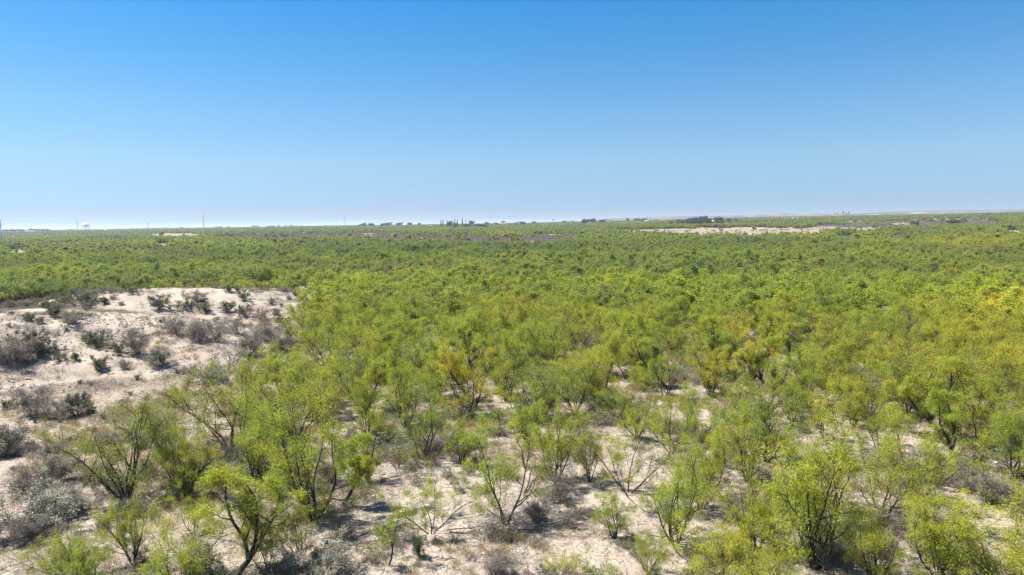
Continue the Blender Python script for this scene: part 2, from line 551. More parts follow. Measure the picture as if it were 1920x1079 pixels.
def tubes_np(brs, kmin=3):
    V = []; F = []; off = 0
    for pts, r0, r1, k in brs:
        P = np.array(pts); n = len(P)
        T = np.gradient(P, axis=0); T /= np.linalg.norm(T, axis=1)[:, None]+1e-9
        ref = np.array([0, 0, 1.0]) if abs(T[0][2]) < .9 else np.array([1.0, 0, 0])
        A = np.cross(T, ref); A /= np.linalg.norm(A, axis=1)[:, None]+1e-9
        B = np.cross(T, A)
        rr = np.linspace(r0, r1, n)[:, None, None]
        th = np.arange(k)*2*PI/k
        ring = P[:, None]+rr*(A[:, None]*np.cos(th)[None, :, None]+B[:, None]*np.sin(th)[None, :, None])
        V.append(ring.reshape(-1, 3))
        i, j = np.meshgrid(np.arange(n-1), np.arange(k), indexing='ij')
        F.append((np.stack([i*k+j, i*k+(j+1) % k, (i+1)*k+(j+1) % k, (i+1)*k+j], -1)+off).reshape(-1, 4))
        off += n*k
    return np.vstack(V), np.vstack(F)


def quads_np(P, Dr, L, Wd, rng, upb=1.0):
    """slim leaf faces at P, pointing along Dr"""
    n = len(P)
    Dr = Dr/(np.linalg.norm(Dr, axis=1)[:, None]+1e-9)
    q = rng.normal(size=(n, 3))*.55+np.array([0, 0, upb])
    S = np.cross(Dr, q); S /= np.linalg.norm(S, axis=1)[:, None]+1e-9
    L = L[:, None]; Wd = Wd[:, None]
    V = np.stack([P, P+Dr*L*.5+S*Wd*.5, P+Dr*L, P+Dr*L*.5-S*Wd*.5], 1).reshape(-1, 3)
    F = np.arange(n*4).reshape(n, 4)
    return V, F


def rot_dir(d, ang, az):
    d = d/np.linalg.norm(d)
    ref = np.array([0, 0, 1.0]) if abs(d[2]) < .95 else np.array([1.0, 0, 0])
    a = np.cross(d, ref); a /= np.linalg.norm(a); b = np.cross(d, a)
    return d*math.cos(ang)+(a*math.cos(az)+b*math.sin(az))*math.sin(ang)


def grow_plant(seed, height=4.6, stems=4, tilt=(.25, .6), lean=0.0, n1=6, n2=5, n3=4, leaves=12000, leaf=(.11, .028),
               r0=.07, fill=.75, low=.2, up=.10, twig_k=3, droop=.5, l1=.5, trunk=.0, clump=.10, dead=.12):
    """a many-stemmed plant at unit place; returns wood (V,F) and leaf (V,F,tint)"""
    R = random.Random(seed); rng = np.random.default_rng(seed)
    brs = []; tips = []
    az0 = R.random()*2*PI
    base = np.zeros(3); d0 = np.array([lean, 0, 1.0])
    if trunk > 0:
        pts, d = branch_path(np.array([0, 0, -.1]), d0, trunk, 4, .12, .0, R)
        brs.append((pts, r0*1.6, r0*1.25, 7)); base = pts[-1]; d0 = d
    for s in range(stems):
        az = az0+2*PI*(s+R.uniform(-.3, .3))/stems
        tl = R.uniform(*tilt)
        d = np.array([math.cos(az)*math.sin(tl)+lean*.8, math.sin(az)*math.sin(tl), math.cos(tl)])
        L = height*R.uniform(.62, .9)/max(.5, math.cos(tl*.8))-trunk*.6
        st = base+np.array([math.cos(az), math.sin(az), 0])*(r0*1.2 if not trunk else .0)
        if not trunk: st = st+np.array([0, 0, -.12])
        sr = r0*R.uniform(.7, 1.1)
        pts, _ = branch_path(st, d, L, 9, .13, up, R)
        brs.append((pts, sr, sr*.22, 6))
        P = np.array(pts)
        for a in range(n1):
            t = low+(1-low)*(a+R.random())/n1
            i = min(int(t*9), 8); f = t*9-i
            p = P[i]*(1-f)+P[i+1]*f; dd = P[i+1]-P[i]
            r1_ = sr*(1-.78*t)*.62
            d1 = rot_dir(dd, R.uniform(.5, 1.05), R.random()*2*PI)
            L1 = L*l1*R.uniform(.6, 1.15)*(1-.45*t)
            pts1, _ = branch_path(p, d1, L1, 6, .16, up*1.1, R)
            brs.append((pts1, r1_, r1_*.3, 4))
            P1 = np.array(pts1)
            isdead = R.random() < dead
            for b in range(n2+1):
                t2 = .25+.75*(b+R.random())/(n2+1)
                i = min(int(t2*6), 5); f = t2*6-i
                p = P1[i]*(1-f)+P1[i+1]*f
                d2 = rot_dir(P1[i+1]-P1[i], R.uniform(.4, 1.1), R.random()*2*PI)
                L2 = L1*.5*R.uniform(.5, 1.2)
                r2_ = max(r1_*.45*(1-.5*t2), .005)
                pts2, _ = branch_path(p, d2, L2, 4, .18, .02, R)
                brs.append((pts2, r2_, .004, 3))
                P2 = np.array(pts2)
                if not isdead: tips.append((P2[1], P2[2], 0.6)); tips.append((P2[2], P2[4], 1.0))
                for c in range(n3):
                    t3 = .3+.7*(c+R.random())/n3
                    i = min(int(t3*4), 3); f = t3*4-i
                    p = P2[i]*(1-f)+P2[i+1]*f
                    d3 = rot_dir(P2[i+1]-P2[i], R.uniform(.4, 1.2), R.random()*2*PI)
                    e = p+d3*L2*R.uniform(.35, .7)+np.array([0, 0, -.02])
                    brs.append(([p, (p+e)/2+np.array([0, 0, .02]), e], max(r2_*.5, .004), .003, 3))
                    if not isdead and R.random() < fill: tips.append((p, e, 1.0))
    WV, WF = tubes_np(brs)
    if not tips or leaves == 0:
        return (WV, WF), None
    A = np.array([t[0] for t in tips]); B = np.array([t[1] for t in tips]); w = np.array([t[2] for t in tips])
    cz = .5*(A[:, 2]+B[:, 2])/height
    w = w*(.7+.3*np.clip(cz*1.3, 0, 1))*rng.gamma(1.8, 1.0, len(w))
    w = w/w.sum()
    idx = rng.choice(len(A), leaves, p=w)
    t = rng.random(leaves)[:, None]
    P = A[idx]*(1-t)+B[idx]*t+rng.normal(size=(leaves, 3))*clump
    out = P-np.array([P[:, 0].mean(), P[:, 1].mean(), height*.35])
    out /= np.linalg.norm(out, axis=1)[:, None]+1e-9
    Dr = out*.5+rng.normal(size=(leaves, 3))*.7+np.array([0, 0, -droop])
    LV, LF = quads_np(P, Dr, leaf[0]*rng.uniform(.6, 1.3, leaves), leaf[1]*rng.uniform(.7, 1.3, leaves), rng)
    ct = rng.normal(.5, .28, len(A))
    tint = np.clip(ct[idx]*.75+.25*rng.random(leaves)+.10*(P[:, 2]/height-.6), 0, 1)
    return (WV, WF), (LV, LF, tint)


def norm_plant(wood, lv, height):
    """scale so that the plant is exactly 1 unit = height metres tall"""
    top = max(wood[0][:, 2].max(), lv[0][:, 2].max() if lv else 0)
    k = height/top
    wood = (wood[0]*k, wood[1])
    if lv: lv = (lv[0]*k, lv[1], lv[2])
    return wood, lv


class Proto: pass


def make_proto(name, barkm, leafm, h, **kw):
    wood, lv = grow_plant(height=h, **kw)
    wood, lv = norm_plant(wood, lv, h)
    p = Proto(); p.h = h
    p.trunk = mesh_np(name+'_trunk', wood[0], [wood[1]], [barkm], smooth=True)
    p.crown = mesh_np(name+'_crown', lv[0], [lv[1]], [leafm], attrs={'tint': ('FACE', lv[2])}) if lv else None
    p.wood, p.lv = wood, lv
    p.barkm, p.leafm = barkm, leafm
    ref = lv[0] if lv else wood[0]
    p.spread = float(np.percentile(np.hypot(ref[:, 0], ref[:, 1]), 95))
    return p


def joined(p, name):
    V = p.wood[0]; F = p.wood[1]; mi = np.zeros(len(F), int); tn = np.full(len(F), .5)
    if p.lv:
        F2 = p.lv[1]+len(V); V = np.vstack([V, p.lv[0]])
        mi = np.concatenate([mi, np.ones(len(F2), int)]); tn = np.concatenate([tn, p.lv[2]])
        F = np.vstack([F, F2])
    mats = [p.barkm]+([p.leafm] if p.lv else [])
    return mesh_np(name, V, [F], mats, mi, attrs={'tint': ('FACE', tn)})


vase = [make_proto('mesquite_vase', M['bark'], M['leaf'], 4.6, seed=s, stems=st+1, tilt=tl, leaves=lf, n1=7, n2=4, n3=3, fill=.6, leaf=(.105, .019), r0=.058, clump=.10, droop=.9, low=.1)
        for s, st, tl, lf in ((101, 4, (.25, .6), 18500), (102, 5, (.3, .7), 20000), (103, 2, (.2, .5), 13500), (104, 6, (.25, .75), 21000), (105, 3, (.4, .9), 16000), (106, 4, (.12, .4), 17000), (107, 2, (.3, .8), 11000), (108, 7, (.4, 1.0), 17000))]
leany = [make_proto('mesquite_leaning', M['bark'], M['leaf'], 4.4, seed=s, stems=st, tilt=(.2, .55), lean=ln, trunk=tr, leaves=lf, n1=6, n2=4, n3=4, fill=.55, r0=.07, leaf=(.105, .019), clump=.09, droop=.9, low=.12)
         for s, st, ln, tr, lf in ((111, 3, .45, .9, 18000), (112, 4, .3, .7, 19000), (113, 3, .55, 1.1, 16000))]
sparse = [make_proto('mesquite_sparse', M['bark'], M['leaf'], 4.2, seed=s, stems=st, tilt=(.2, .65), leaves=12500, leaf=(.09, .018), n1=7, n2=5, n3=4, fill=.55, dead=.22, r0=.042, low=.12)
          for s, st in ((121, 6), (122, 5), (123, 7))]
bushy = [make_proto('mesquite_bush', M['bark'], M['leaf'], 3.6, seed=s, stems=st, tilt=(.3, .95), leaves=21000, n1=6, n2=4, n3=3, fill=.9, low=.08, r0=.035, leaf=(.09, .017), droop=.8)
         for s, st in ((131, 9), (132, 8))]
sapling = [make_proto('mesquite_sapling', M['bark'], M['leaf'], 2.3, seed=141, stems=3, tilt=(.15, .5), trunk=.9, leaves=1500, n1=4, n2=2, n3=2, fill=.6, r0=.028)]
grey = [make_proto('grey_shrub', M['grey_bark'], M['twiggy'], 1.3, seed=s, stems=st, tilt=(.2, 1.15), leaves=4500, n1=5, n2=3, n3=3, fill=1, low=.1, r0=.014, leaf=(.17, .010), droop=-.3, clump=.05, up=.05)
        for s, st in ((151, 14), (152, 11), (153, 16))]
dark = [make_proto('dark_shrub', M['grey_bark'], M['evergreen'], 1.3, seed=s, stems=st, tilt=(.2, 1.1), leaves=7000, n1=5, n2=3, n3=3, fill=.9, low=.15, r0=.016, leaf=(.06, .026), droop=-.2, clump=.05, up=.05)
        for s, st in ((161, 12), (162, 10))]
silver = [make_proto('silver_shrub', M['grey_bark'], M['silver'], 1.2, seed=s, stems=st, tilt=(.2, 1.1), leaves=7500, n1=5, n2=3, n3=3, fill=.8, low=.2, r0=.015, leaf=(.05, .028), droop=-.1, clump=.06, up=.05)
          for s, st in ((171, 12), (172, 10))]
bare = [make_proto('bare_tree', M['grey_bark'], M['twiggy'], 2.8, seed=s, stems=st, tilt=(.3, .9), lean=ln, leaves=900, n1=6, n2=4, n3=3, fill=.5, r0=.04, leaf=(.18, .009), droop=0)
        for s, st, ln in ((181, 3, .5), (182, 7, .1))]
fallen = [make_proto('fallen_branch', M['bark'], M['twiggy'], 2.6, seed=s, stems=1, tilt=(.05, .1), leaves=0, n1=6, n2=4, n3=3, r0=.05, up=0, low=.15, l1=.6)
          for s in (191, 192, 193)]
round_tree = [make_proto('round_tree', M['bark'], M['evergreen'], 8.0, seed=s, stems=5, tilt=(.2, .9), trunk=1.4, leaves=7000, n1=6, n2=3, n3=2, fill=1, low=.1, r0=.14, leaf=(.42, .26), clump=.35, droop=.1, dead=0)
              for s in (201, 202, 203)]

# ------------------------------------------------------------------ placing plants as things
LASTOBJ = [None]
placed = []          # (x, y, radius)


def place(kind, proto, p, h, rz, tone=.5, dry=0.0, label=None, cat='tree', group=None, sq=1.0, tiltv=None, sink=0.0):
    o = empty(kind, (p.x, p.y, p.z-sink), rz)
    s = h/proto.h
    o.scale = (s*sq, s*sq, s)
    if tiltv: o.rotation_euler = (tiltv[0], tiltv[1], rz)
    tag(o, label, cat, group)
    parts = [('trunk' if cat == 'tree' else 'stems', proto.trunk)]
    if proto.crown: parts.append(('crown' if cat == 'tree' else 'foliage', proto.crown))
    for nm, me in parts:
        c = bpy.data.objects.new(nm, me); COL.objects.link(c); c.parent = o
        c['tone'] = float(tone); c['dry'] = float(dry)
    LASTOBJ[0] = o
    placed.append((p.x, p.y, max(1.2, proto.spread*s*sq*.55)))
    return o


# hand-set mesquites: base column, base row, top row, kind, form, turn, tone, dry, width factor, label
V_, L_, S_, B_, P_ = vase, leany, sparse, bushy, sapling
HERO = [
    (432, 1092, 868, L_[0], 0.2, .52, 0, 1.25, 'large green mesquite on a dark leaning trunk at the bottom edge, below the sand mound'),
    (588, 975, 700, V_[1], .4, .50, 0, 1.0, 'tall bright green mesquite with black trunk, between the grey thicket and the open sand'),
    (640, 950, 770, L_[2], .3, .48, 0, 1.05, 'green mesquite with black stems leaning hard over towards the open sand'),
    (948, 982, 772, V_[2], 2.0, .42, 0, 1.0, 'fresh green mesquite standing alone on the open sand among fallen branches'),
    (808, 1000, 888, V_[4], 1.0, .52, 0, 1.15, 'small forked mesquite beside the dark upright shrub on the open sand'),
    (729, 1062, 950, P_[0], 0, .45, .1, 1.0, 'thin single stemmed sapling on shaded sand at the bottom of the picture'),
    (1152, 1010, 905, V_[5], .9, .42, .1, 1.3, 'vase shaped sparse mesquite on open sand with dark stems fanning out'),
    (1530, 1066, 745, V_[3], 2.5, .56, 0, 1.05, 'large many stemmed mesquite with a fan of black trunks, above the yellow bushes'),
    (1312, 955, 790, V_[0], .6, .50, 0, .9, 'upright green mesquite with several dark stems standing over a deep shadow patch'),
    (1178, 925, 770, V_[4], 3.6, .52, .05, .95, 'loose green mesquite whose leaning stem crosses pale sand, with a dead limb at its foot'),
    (1105, 905, 790, S_[0], .4, .50, .2, .8, 'thin half bare mesquite between the brown brush and two greener trees'),
    (1042, 905, 745, V_[1], 5.0, .58, .1, .9, 'rounded olive green mesquite over a mat of brown dead brush'),
    (880, 782, 628, V_[0], 3.3, .84, 0, 1.0, 'bright yellow mesquite with dark limbs beside a sandy clearing'),
    (868, 870, 770, V_[5], 1.3, .45, 0, 1.1, 'green mesquite crown just beyond the lone tree'),
    (1332, 742, 636, V_[3], 4.1, .82, 0, 1.1, 'yellow topped mesquite with spreading black stems on a sandy patch'),
    (1420, 690, 606, V_[2], 2.1, .86, 0, 1.1, 'golden yellow mesquite behind the yellow topped one on the sandy patch'),
    (1655, 975, 790, S_[1], 1.6, .52, .05, 1.0, 'open crowned mesquite with twisted dark trunk over grey dead sticks'),
    (1715, 935, 745, V_[4], 5.3, .54, .0, 1.0, 'tall mesquite with one thick dark leaning trunk beyond the grey dead sticks'),
    (1900, 900, 745, V_[0], 1.4, .36, .0, 1.1, 'blue green mesquite at the edge of the picture beside a heap of grey branches'),
    (1400, 905, 742, V_[5], .1, .58, .1, 1.0, 'slim upright mesquite with a narrow dense crown beside the large black stemmed one'),
    (235, 935, 735, S_[2], 2.2, .50, .35, 1.2, 'big olive grey mesquite with arching bare twigs at the foot of the sand mound'),
    (330, 905, 770, S_[0], 4.3, .50, .35, 1.1, 'olive mesquite thick with fine grey twigs behind the big olive grey one'),
    (430, 845, 640, S_[1], .9, .56, .3, 1.1, 'tall thin mesquite whose bare grey tips reach above the mound foot'),
    (300, 850, 740, S_[2], 5.2, .55, .3, 1.0, 'greyish mesquite against bare sand where the mound slope begins'),
    (480, 900, 745, V_[1], 2.8, .52, .05, 1.0, 'dense green mesquite between olive twiggy ones and the black trunked tall one'),
    (560, 830, 665, S_[1], 3.1, .60, .1, 1.1, 'pale yellow green mesquite with grey twigs above the tall black trunked one'),
    (760, 800, 645, V_[3], .2, .55, .0, 1.0, 'broad mesquite with dark forked trunk beside the bright yellow one'),
    (690, 830, 700, V_[0], 2.4, .50, .0, 1.0, 'green mesquite with thin upright stems left of the broad forked one'),
    (640, 700, 590, V_[2], 1.2, .62, .0, 1.2, 'bright green mesquite over a small sand gap near the mound end'),
    (820, 655, 560, V_[4], .7, .35, .0, 1.1, 'dark green mesquite whose black trunk stands in a white sand clearing'),
    (745, 650, 590, V_[5], 2.2, .80, .0, 1.4, 'yellow mesquite on the near edge of the white sand clearing'),
    (1080, 780, 670, S_[0], 5.8, .50, .1, 1.1, 'mesquite with thick bare grey limbs rising through thin foliage'),
    (990, 830, 710, V_[1], .3, .52, .0, 1.0, 'leafy mesquite behind the brown brush, beside the yellow one'),
    (1260, 850, 725, V_[4], 4.4, .50, .0, .9, 'green mesquite with a dark bush at its foot by the rutted sand gap'),
    (120, 1085, 985, B_[0], .3, .60, .1, 1.0, 'low yellow green bush by the silver grey shrubs at the bottom corner'),
    (500, 1080, 960, V_[2], 4.0, .55, .1, .9, 'light green mesquite crown filling the space by the large leaning trunk'),
    (250, 1060, 905, V_[3], 1.9, .52, .1, .9, 'spreading mesquite between silver shrubs and the large leaning trunk'),
    (340, 1110, 965, B_[1], 2.9, .58, 0, 1.2, 'bushy bright mesquite cut by the bottom edge under the leaning trunk'),
    (1330, 1115, 968, B_[0], 2.0, .74, 0, 1.2, 'lime yellow bush along the bottom edge in front of the vase shaped mesquite'),
    (1440, 1120, 985, B_[1], 4.0, .72, 0, 1.1, 'lime yellow bush at the foot of the large many stemmed mesquite'),
    (1215, 1075, 985, B_[1], .5, .66, .1, .9, 'thin yellow green bush beside the small evergreen and yellow clump'),
    (1640, 1105, 930, V_[5], .9, .58, .05, 1.0, 'light green mesquite rising from the bottom edge behind pale sand'),
    (1760, 1085, 900, V_[0], 3.9, .58, .0, 1.0, 'yellow green mesquite with thin stems near the bottom right corner'),
    (1890, 1105, 925, B_[0], 5.0, .72, .0, 1.6, 'dense bright yellow green bush filling the bottom right corner'),
    (985, 880, 790, P_[0], 2.0, .6, .1, 1.2, 'slender young mesquite between lone tree and brown brush'),
    (1485, 790, 690, V_[1], 1.7, .5, .0, 1.1, 'green mesquite mass in front of a strip of bare sand'),
    (1600, 800, 700, V_[3], 4.9, .6, .05, 1.1, 'orange tinged mesquite beyond the big black stemmed one'),
    (612, 652, 552, V_[4], 3.4, .55, .1, 1.1, 'pale green mesquite marking the end of the sand mound'),
    (1560, 620, 515, V_[0], 4.0, .34, .0, 1.3, 'tall dark crowned mesquite sticking out above the even thicket'),
    (560, 1060, 940, S_[2], 3.5, .48, .1, .9, 'thin green mesquite above a dark fallen limb beside the silver shrubs'),
    (690, 905, 800, V_[5], 5.5, .5, .0, .9, 'narrow green mesquite leaning over a stripe of shaded sand'),
]
for bx, by, ty, pr, rz, tone, dry, sq, lab in HERO:
    p = at(bx, by)
    h = height_to(p, ty)
    place('mesquite_tree', pr, p, min(h, 6.5), rz, min(.9, tone+.08) if tone > .78 or tone < .62 else tone-.03, dry, lab, 'tree', 'mesquite trees of the near thicket', sq)
N_HERO = len(HERO)

# horizon landmarks used to tell the rest of the thicket apart
MARKS = [(0, 'the edge pole'), (50, 'the white sheds'), (103, 'the dark town trees'), (160, 'the water tower'), (215, 'the far grey plain'), (277, 'the slim mast'),
         (330, 'the cleared strip'), (381, 'the cleared strip pole'), (440, 'the distant low town'), (500, 'the pink town roofs'), (570, 'the long white shed'),
         (646, 'the grey scrub pole'), (700, 'the pale sand spots'), (757, 'the lone white house'), (815, 'the tall cypresses'), (868, 'the single thin cypress'), (918, 'the clay roof pole'),
         (985, 'the yellowish round tree'), (1040, 'the two small palms'), (1100, 'the white arched barn'), (1160, 'the pale field start'), (1215, 'the long cream house'), (1245, 'the red roofed house'),
         (1310, 'the dark green grove'), (1352, 'the raised shade stand'), (1410, 'the small white cabin'), (1450, 'the twin poles'), (1506, 'the pale hilltop patch'), (1562, 'the palm side pole'),
         (1600, 'the palms'), (1650, 'the end of the pale field'), (1722, 'the pale hillside scar'), (1786, 'the round dark tree'), (1850, 'the grey scrub slope'), (1905, 'the pale edge bank')]
ORD = ['first', 'second', 'third', 'fourth', 'fifth', 'sixth', 'seventh', 'eighth', 'ninth', 'tenth', 'eleventh', 'twelfth', 'thirteenth', 'fourteenth', 'fifteenth', 'sixteenth', 'seventeenth', 'eighteenth', 'nineteenth', 'twentieth']
ORD += ['twenty-'+o for o in ORD[:9]]+['thirtieth']+['thirty-'+o for o in ORD[:9]]+['fortieth']+['forty-'+o for o in ORD[:9]]


def tone_word(t, d):
    if d > .28: return 'olive grey'
    return 'dark green' if t < .38 else 'mid green' if t < .5 else 'fresh green' if t < .6 else 'yellow green' if t < .72 else 'yellow'


# ------------------------------------------------------------------ scatter of the rest of the thicket
def hexgrid(s, dmin, dmax, half, jit=.42):
    ys = np.arange(-10, dmax, s*.866); out = []
    for k, y in enumerate(ys):
        w = math.tan(half)*max(y, 0)+25
        xs = np.arange(-w, w, s)+(k % 2)*s*.5
        out.append(np.stack([xs, np.full(len(xs), y)], -1))
    P = np.vstack(out)
    P = P+NR.uniform(-jit, jit, P.shape)*s
    D = np.hypot(P[:, 0], P[:, 1])
    return P[(D >= dmin) & (D < dmax)]


def tones(x, y):
    t = .47+.55*(fbm(x/38, y/38, 400, 3)-.5)+NR.normal(0, .065, len(x))
    t = t+np.where(NR.random(len(x)) < .05, .22, 0)
    D = np.hypot(x, y)
    t = t+.17*(1-sstep(30, 90, D))+.46*(fbm(x/120, y/90, 420, 3)-.5)*sstep(100, 250, D)-.06*sstep(90, 220, D)
    px, py = proj(x, y, terrain(x, y))
    t = t-.10*np.exp(-((px-1500)/220)**2-((py-575)/45)**2)+.16*np.exp(-((px-1900)/150)**2-((py-640)/120)**2)+.26*np.exp(-((px-1820)/220)**2-((py-466)/13)**2)
    d = np.clip((fbm(x/30, y/30, 500, 3)-.52)*2.2, 0, .5)+np.clip(NR.normal(0, .08, len(x)), 0, .3)
    d = d+.22*np.exp(-((px-280)/170)**2-((py-830)/110)**2)
    return np.clip(t, .2, .9), np.clip(d*.75, 0, .6)


HALF = math.radians(43)
G1 = hexgrid(3.7, 20, 118, HALF)
x, y = G1[:, 0], G1[:, 1]; z = terrain(x, y)
px, py = proj(x, y, z)
D = np.hypot(x, y)
dens = zone_density(px, py, D, x, y)*np.where(D < 40, .86, .99)
keep = (NR.random(len(x)) < dens) & mesq_ok(px, py, x, y) & (y > 8)
G1 = G1[keep]
near = []
for gx, gy in G1:
    if all((gx-a)**2+(gy-b)**2 > max(r, 2.0)**2 for a, b, r in placed): near.append((gx, gy))
near = np.array(near)
tn, dr = tones(near[:, 0], near[:, 1])
zz = terrain(near[:, 0], near[:, 1])
npx, npy = proj(near[:, 0], near[:, 1], zz+2.5)
inview = (npx > -230) & (npx < 2150) & (npy < 1230)
Dn = np.hypot(near[:, 0], near[:, 1])
order = np.argsort(Dn+np.where(inview, 0, 500))
N_IND = 300-N_HERO
ind = order[:N_IND]; rest = np.array([i for i in order[N_IND:] if Dn[i] > 45])
lists = {}
for i in ind:
    gx, gy = near[i]
    t, d = float(tn[i]), float(dr[i])
    col = float(proj(gx, gy, zz[i])[0])
    u = rnd.random()
    if d > .23 or u < (.2 if Dn[i] < 45 else .1): pr = rnd.choice(sparse)
    elif u < .80: pr = rnd.choice(vase)
    elif u < .92: pr = rnd.choice(leany)
    else: pr = rnd.choice(bushy)
    h = (rnd.uniform(2.6, 4.6) if Dn[i] < 40 else rnd.uniform(3.2, 5.0))*(.78 if 200 < col < 600 and Dn[i] < 70 else 1.0)*(1.0 if pr not in bushy else .55)
    o = place('mesquite_tree', pr, Vector((gx, gy, zz[i])), h, rnd.random()*2*PI, t, d, None, 'tree',
              'mesquite trees of the near thicket', rnd.uniform(.95, 1.2) if Dn[i] < 40 else rnd.uniform(1.1, 1.4), (rnd.uniform(-.06, .06), rnd.uniform(-.06, .06)))
    k = min(range(len(MARKS)), key=lambda q: abs(MARKS[q][0]-col))
    if col < -40: k = -1
    if col > 1960: k = len(MARKS)
    lists.setdefault(k, []).append((Dn[i], o, tone_word(t, d), 'low bushy' if pr in bushy else 'sparse' if pr in sparse else 'leaning' if pr in leany else 'full'))
for k, L in lists.items():
    L.sort(key=lambda q: q[0])
    for n, (dd, o, w, f) in enumerate(L):
        if k == -1: o['label'] = '%s %s mesquite out past the pole at the left edge, %s row' % (f, w, ORD[min(n, 48)])
        elif k == len(MARKS): o['label'] = '%s %s mesquite out past the right edge of the hills, %s row' % (f, w, ORD[min(n, 48)])
        else: o['label'] = '%s %s mesquite, %s out towards %s' % (f, w, ORD[min(n, 48)], MARKS[k][1])


# ------------------------------------------------------------------ stuff by geometry nodes
def lod_proto(name, leafm, h, seed, leaves, leaf, stems=4, tilt=(.3, .7), barkm=None, **kw):
    wood, lv = grow_plant(seed=seed, height=h, stems=stems, tilt=tilt, leaves=leaves, leaf=leaf, **kw)
    wood, lv = norm_plant(wood, lv, h)
    p = Proto(); p.wood, p.lv, p.barkm, p.leafm = wood, lv, barkm or M['bark'], leafm
    return joined(p, name)


def scatter(name, meshes, P, idx, rz, sc, tone, dry, label, tag_name, sq=None):
    pc = bpy.data.collections.new(name+'_forms')
    for k, me in enumerate(meshes):
        o = bpy.data.objects.new('%s_form_%02d' % (tag_name, k), me); pc.objects.link(o)
    me = bpy.data.meshes.new(name)
    me.vertices.add(len(P)); me.vertices.foreach_set('co', np.asarray(P, np.float32).ravel())
    for an, v, ty in (('pick', idx, 'INT'), ('turn', rz, 'FLOAT'), ('size', sc, 'FLOAT'), ('tone', tone, 'FLOAT'), ('dry', dry, 'FLOAT'), ('wide', sq if sq is not None else np.ones(len(P)), 'FLOAT')):
        a = me.attributes.new(an, ty, 'POINT'); a.data.foreach_set('value', np.asarray(v, np.int32 if ty == 'INT' else np.float32))
    ob = bpy.data.objects.new(name, me); COL.objects.link(ob)
    ng = bpy.data.node_groups.new(name, 'GeometryNodeTree')
    ng.interface.new_socket('Geometry', in_out='INPUT', socket_type='NodeSocketGeometry')
    ng.interface.new_socket('Geometry', in_out='OUTPUT', socket_type='NodeSocketGeometry')
    N, L = ng.nodes, ng.links
    gi = N.new('NodeGroupInput'); go = N.new('NodeGroupOutput')
    ci = N.new('GeometryNodeCollectionInfo'); ci.inputs['Collection'].default_value = pc
    ci.inputs['Separate Children'].default_value = True; ci.inputs['Reset Children'].default_value = True
    ip = N.new('GeometryNodeInstanceOnPoints'); ip.inputs['Pick Instance'].default_value = True
    def na(an, ty):
        n = N.new('GeometryNodeInputNamedAttribute'); n.data_type = ty; n.inputs['Name'].default_value = an
        return n.outputs['Attribute']
    L.new(gi.outputs[0], ip.inputs['Points']); L.new(ci.outputs[0], ip.inputs['Instance'])
    L.new(na('pick', 'INT'), ip.inputs['Instance Index'])
    cx = N.new('ShaderNodeCombineXYZ'); L.new(na('turn', 'FLOAT'), cx.inputs[2])
    L.new(cx.outputs[0], ip.inputs['Rotation'])
    mu = N.new('ShaderNodeMath'); mu.operation = 'MULTIPLY'
    szs = na('size', 'FLOAT'); L.new(szs, mu.inputs[0]); L.new(na('wide', 'FLOAT'), mu.inputs[1])
    cs = N.new('ShaderNodeCombineXYZ'); L.new(mu.outputs[0], cs.inputs[0]); L.new(mu.outputs[0], cs.inputs[1]); L.new(szs, cs.inputs[2])
    L.new(cs.outputs[0], ip.inputs['Scale'])
    L.new(ip.outputs[0], go.inputs[0])
    md = ob.modifiers.new('scatter', 'NODES'); md.node_group = ng
    tag(ob, label, None, None, 'stuff')
    return ob


mid_leaf = [lod_proto('mid_mesquite', M['leaf'], 4.6, 301+k, 5200, (.22, .085), stems=4+k % 3, n1=6, n2=3, n3=2, fill=.9, r0=.05, dead=.05, clump=.16, low=.05) for k in range(6)]
mid_leaf.append(lod_proto('mid_sparse', M['leaf'], 4.2, 311, 2600, (.2, .07), stems=6, n1=6, n2=4, n3=2, fill=.5, dead=.35))
far_leaf = [lod_proto('far_mesquite', M['leaf'], 4.6, 321+k, 1300, (.55, .30), stems=4, n1=4, n2=2, n3=1, fill=1, r0=.05, dead=0, clump=.28, low=.03, tilt=(.3, 1.0)) for k in range(5)]
far_clump = [lod_proto('far_clump', M['leaf'], 4.4, 331+k, 900, (.95, .75), stems=9, tilt=(.4, 1.25), n1=3, n2=2, n3=0, fill=1, r0=.07, dead=0, clump=.45) for k in range(4)]
mid_grey = [lod_proto('far_grey', M['twiggy'], 1.6, 341+k, 700, (.4, .11), stems=7, tilt=(.3, 1.2), barkm=M['grey_bark'], n1=3, n2=2, n3=1, fill=1, r0=.02, clump=.12, droop=-.2) for k in range(3)]

# ring A: 85 - 330 m, full density; ring B: 330 - 1000; ring C: 1000 - 2700
GA = hexgrid(4.0, 118, 330, HALF)
GB = hexgrid(4.6, 330, 1000, math.radians(41))
GC = hexgrid(13.0, 1000, 3000, math.radians(40))


def thin(G, base, n_scale=90):
    x, y = G[:, 0], G[:, 1]
    z = terrain(x, y); px, py = proj(x, y, z); D = np.hypot(x, y)
    dens = zone_density(px, py, D, x, y)
    nz = fbm(x/n_scale, y/n_scale, 600, 3)
    gap = np.where(nz > .62, .55, 1.0)*np.where(fbm(x/17, y/22, 610, 3) > .60, .45, 1.0)
    dd = dens*gap*base
    u = NR.random(len(x))
    ok = mesq_ok(px, py, x, y)
    return (u < dd) & ok, (dens < .45) & (u >= dd) & ((dens > .015) | (NR.random(len(x)) < .025)), z, D


def cat_arrays(*a): return [np.concatenate(v) for v in zip(*a)]


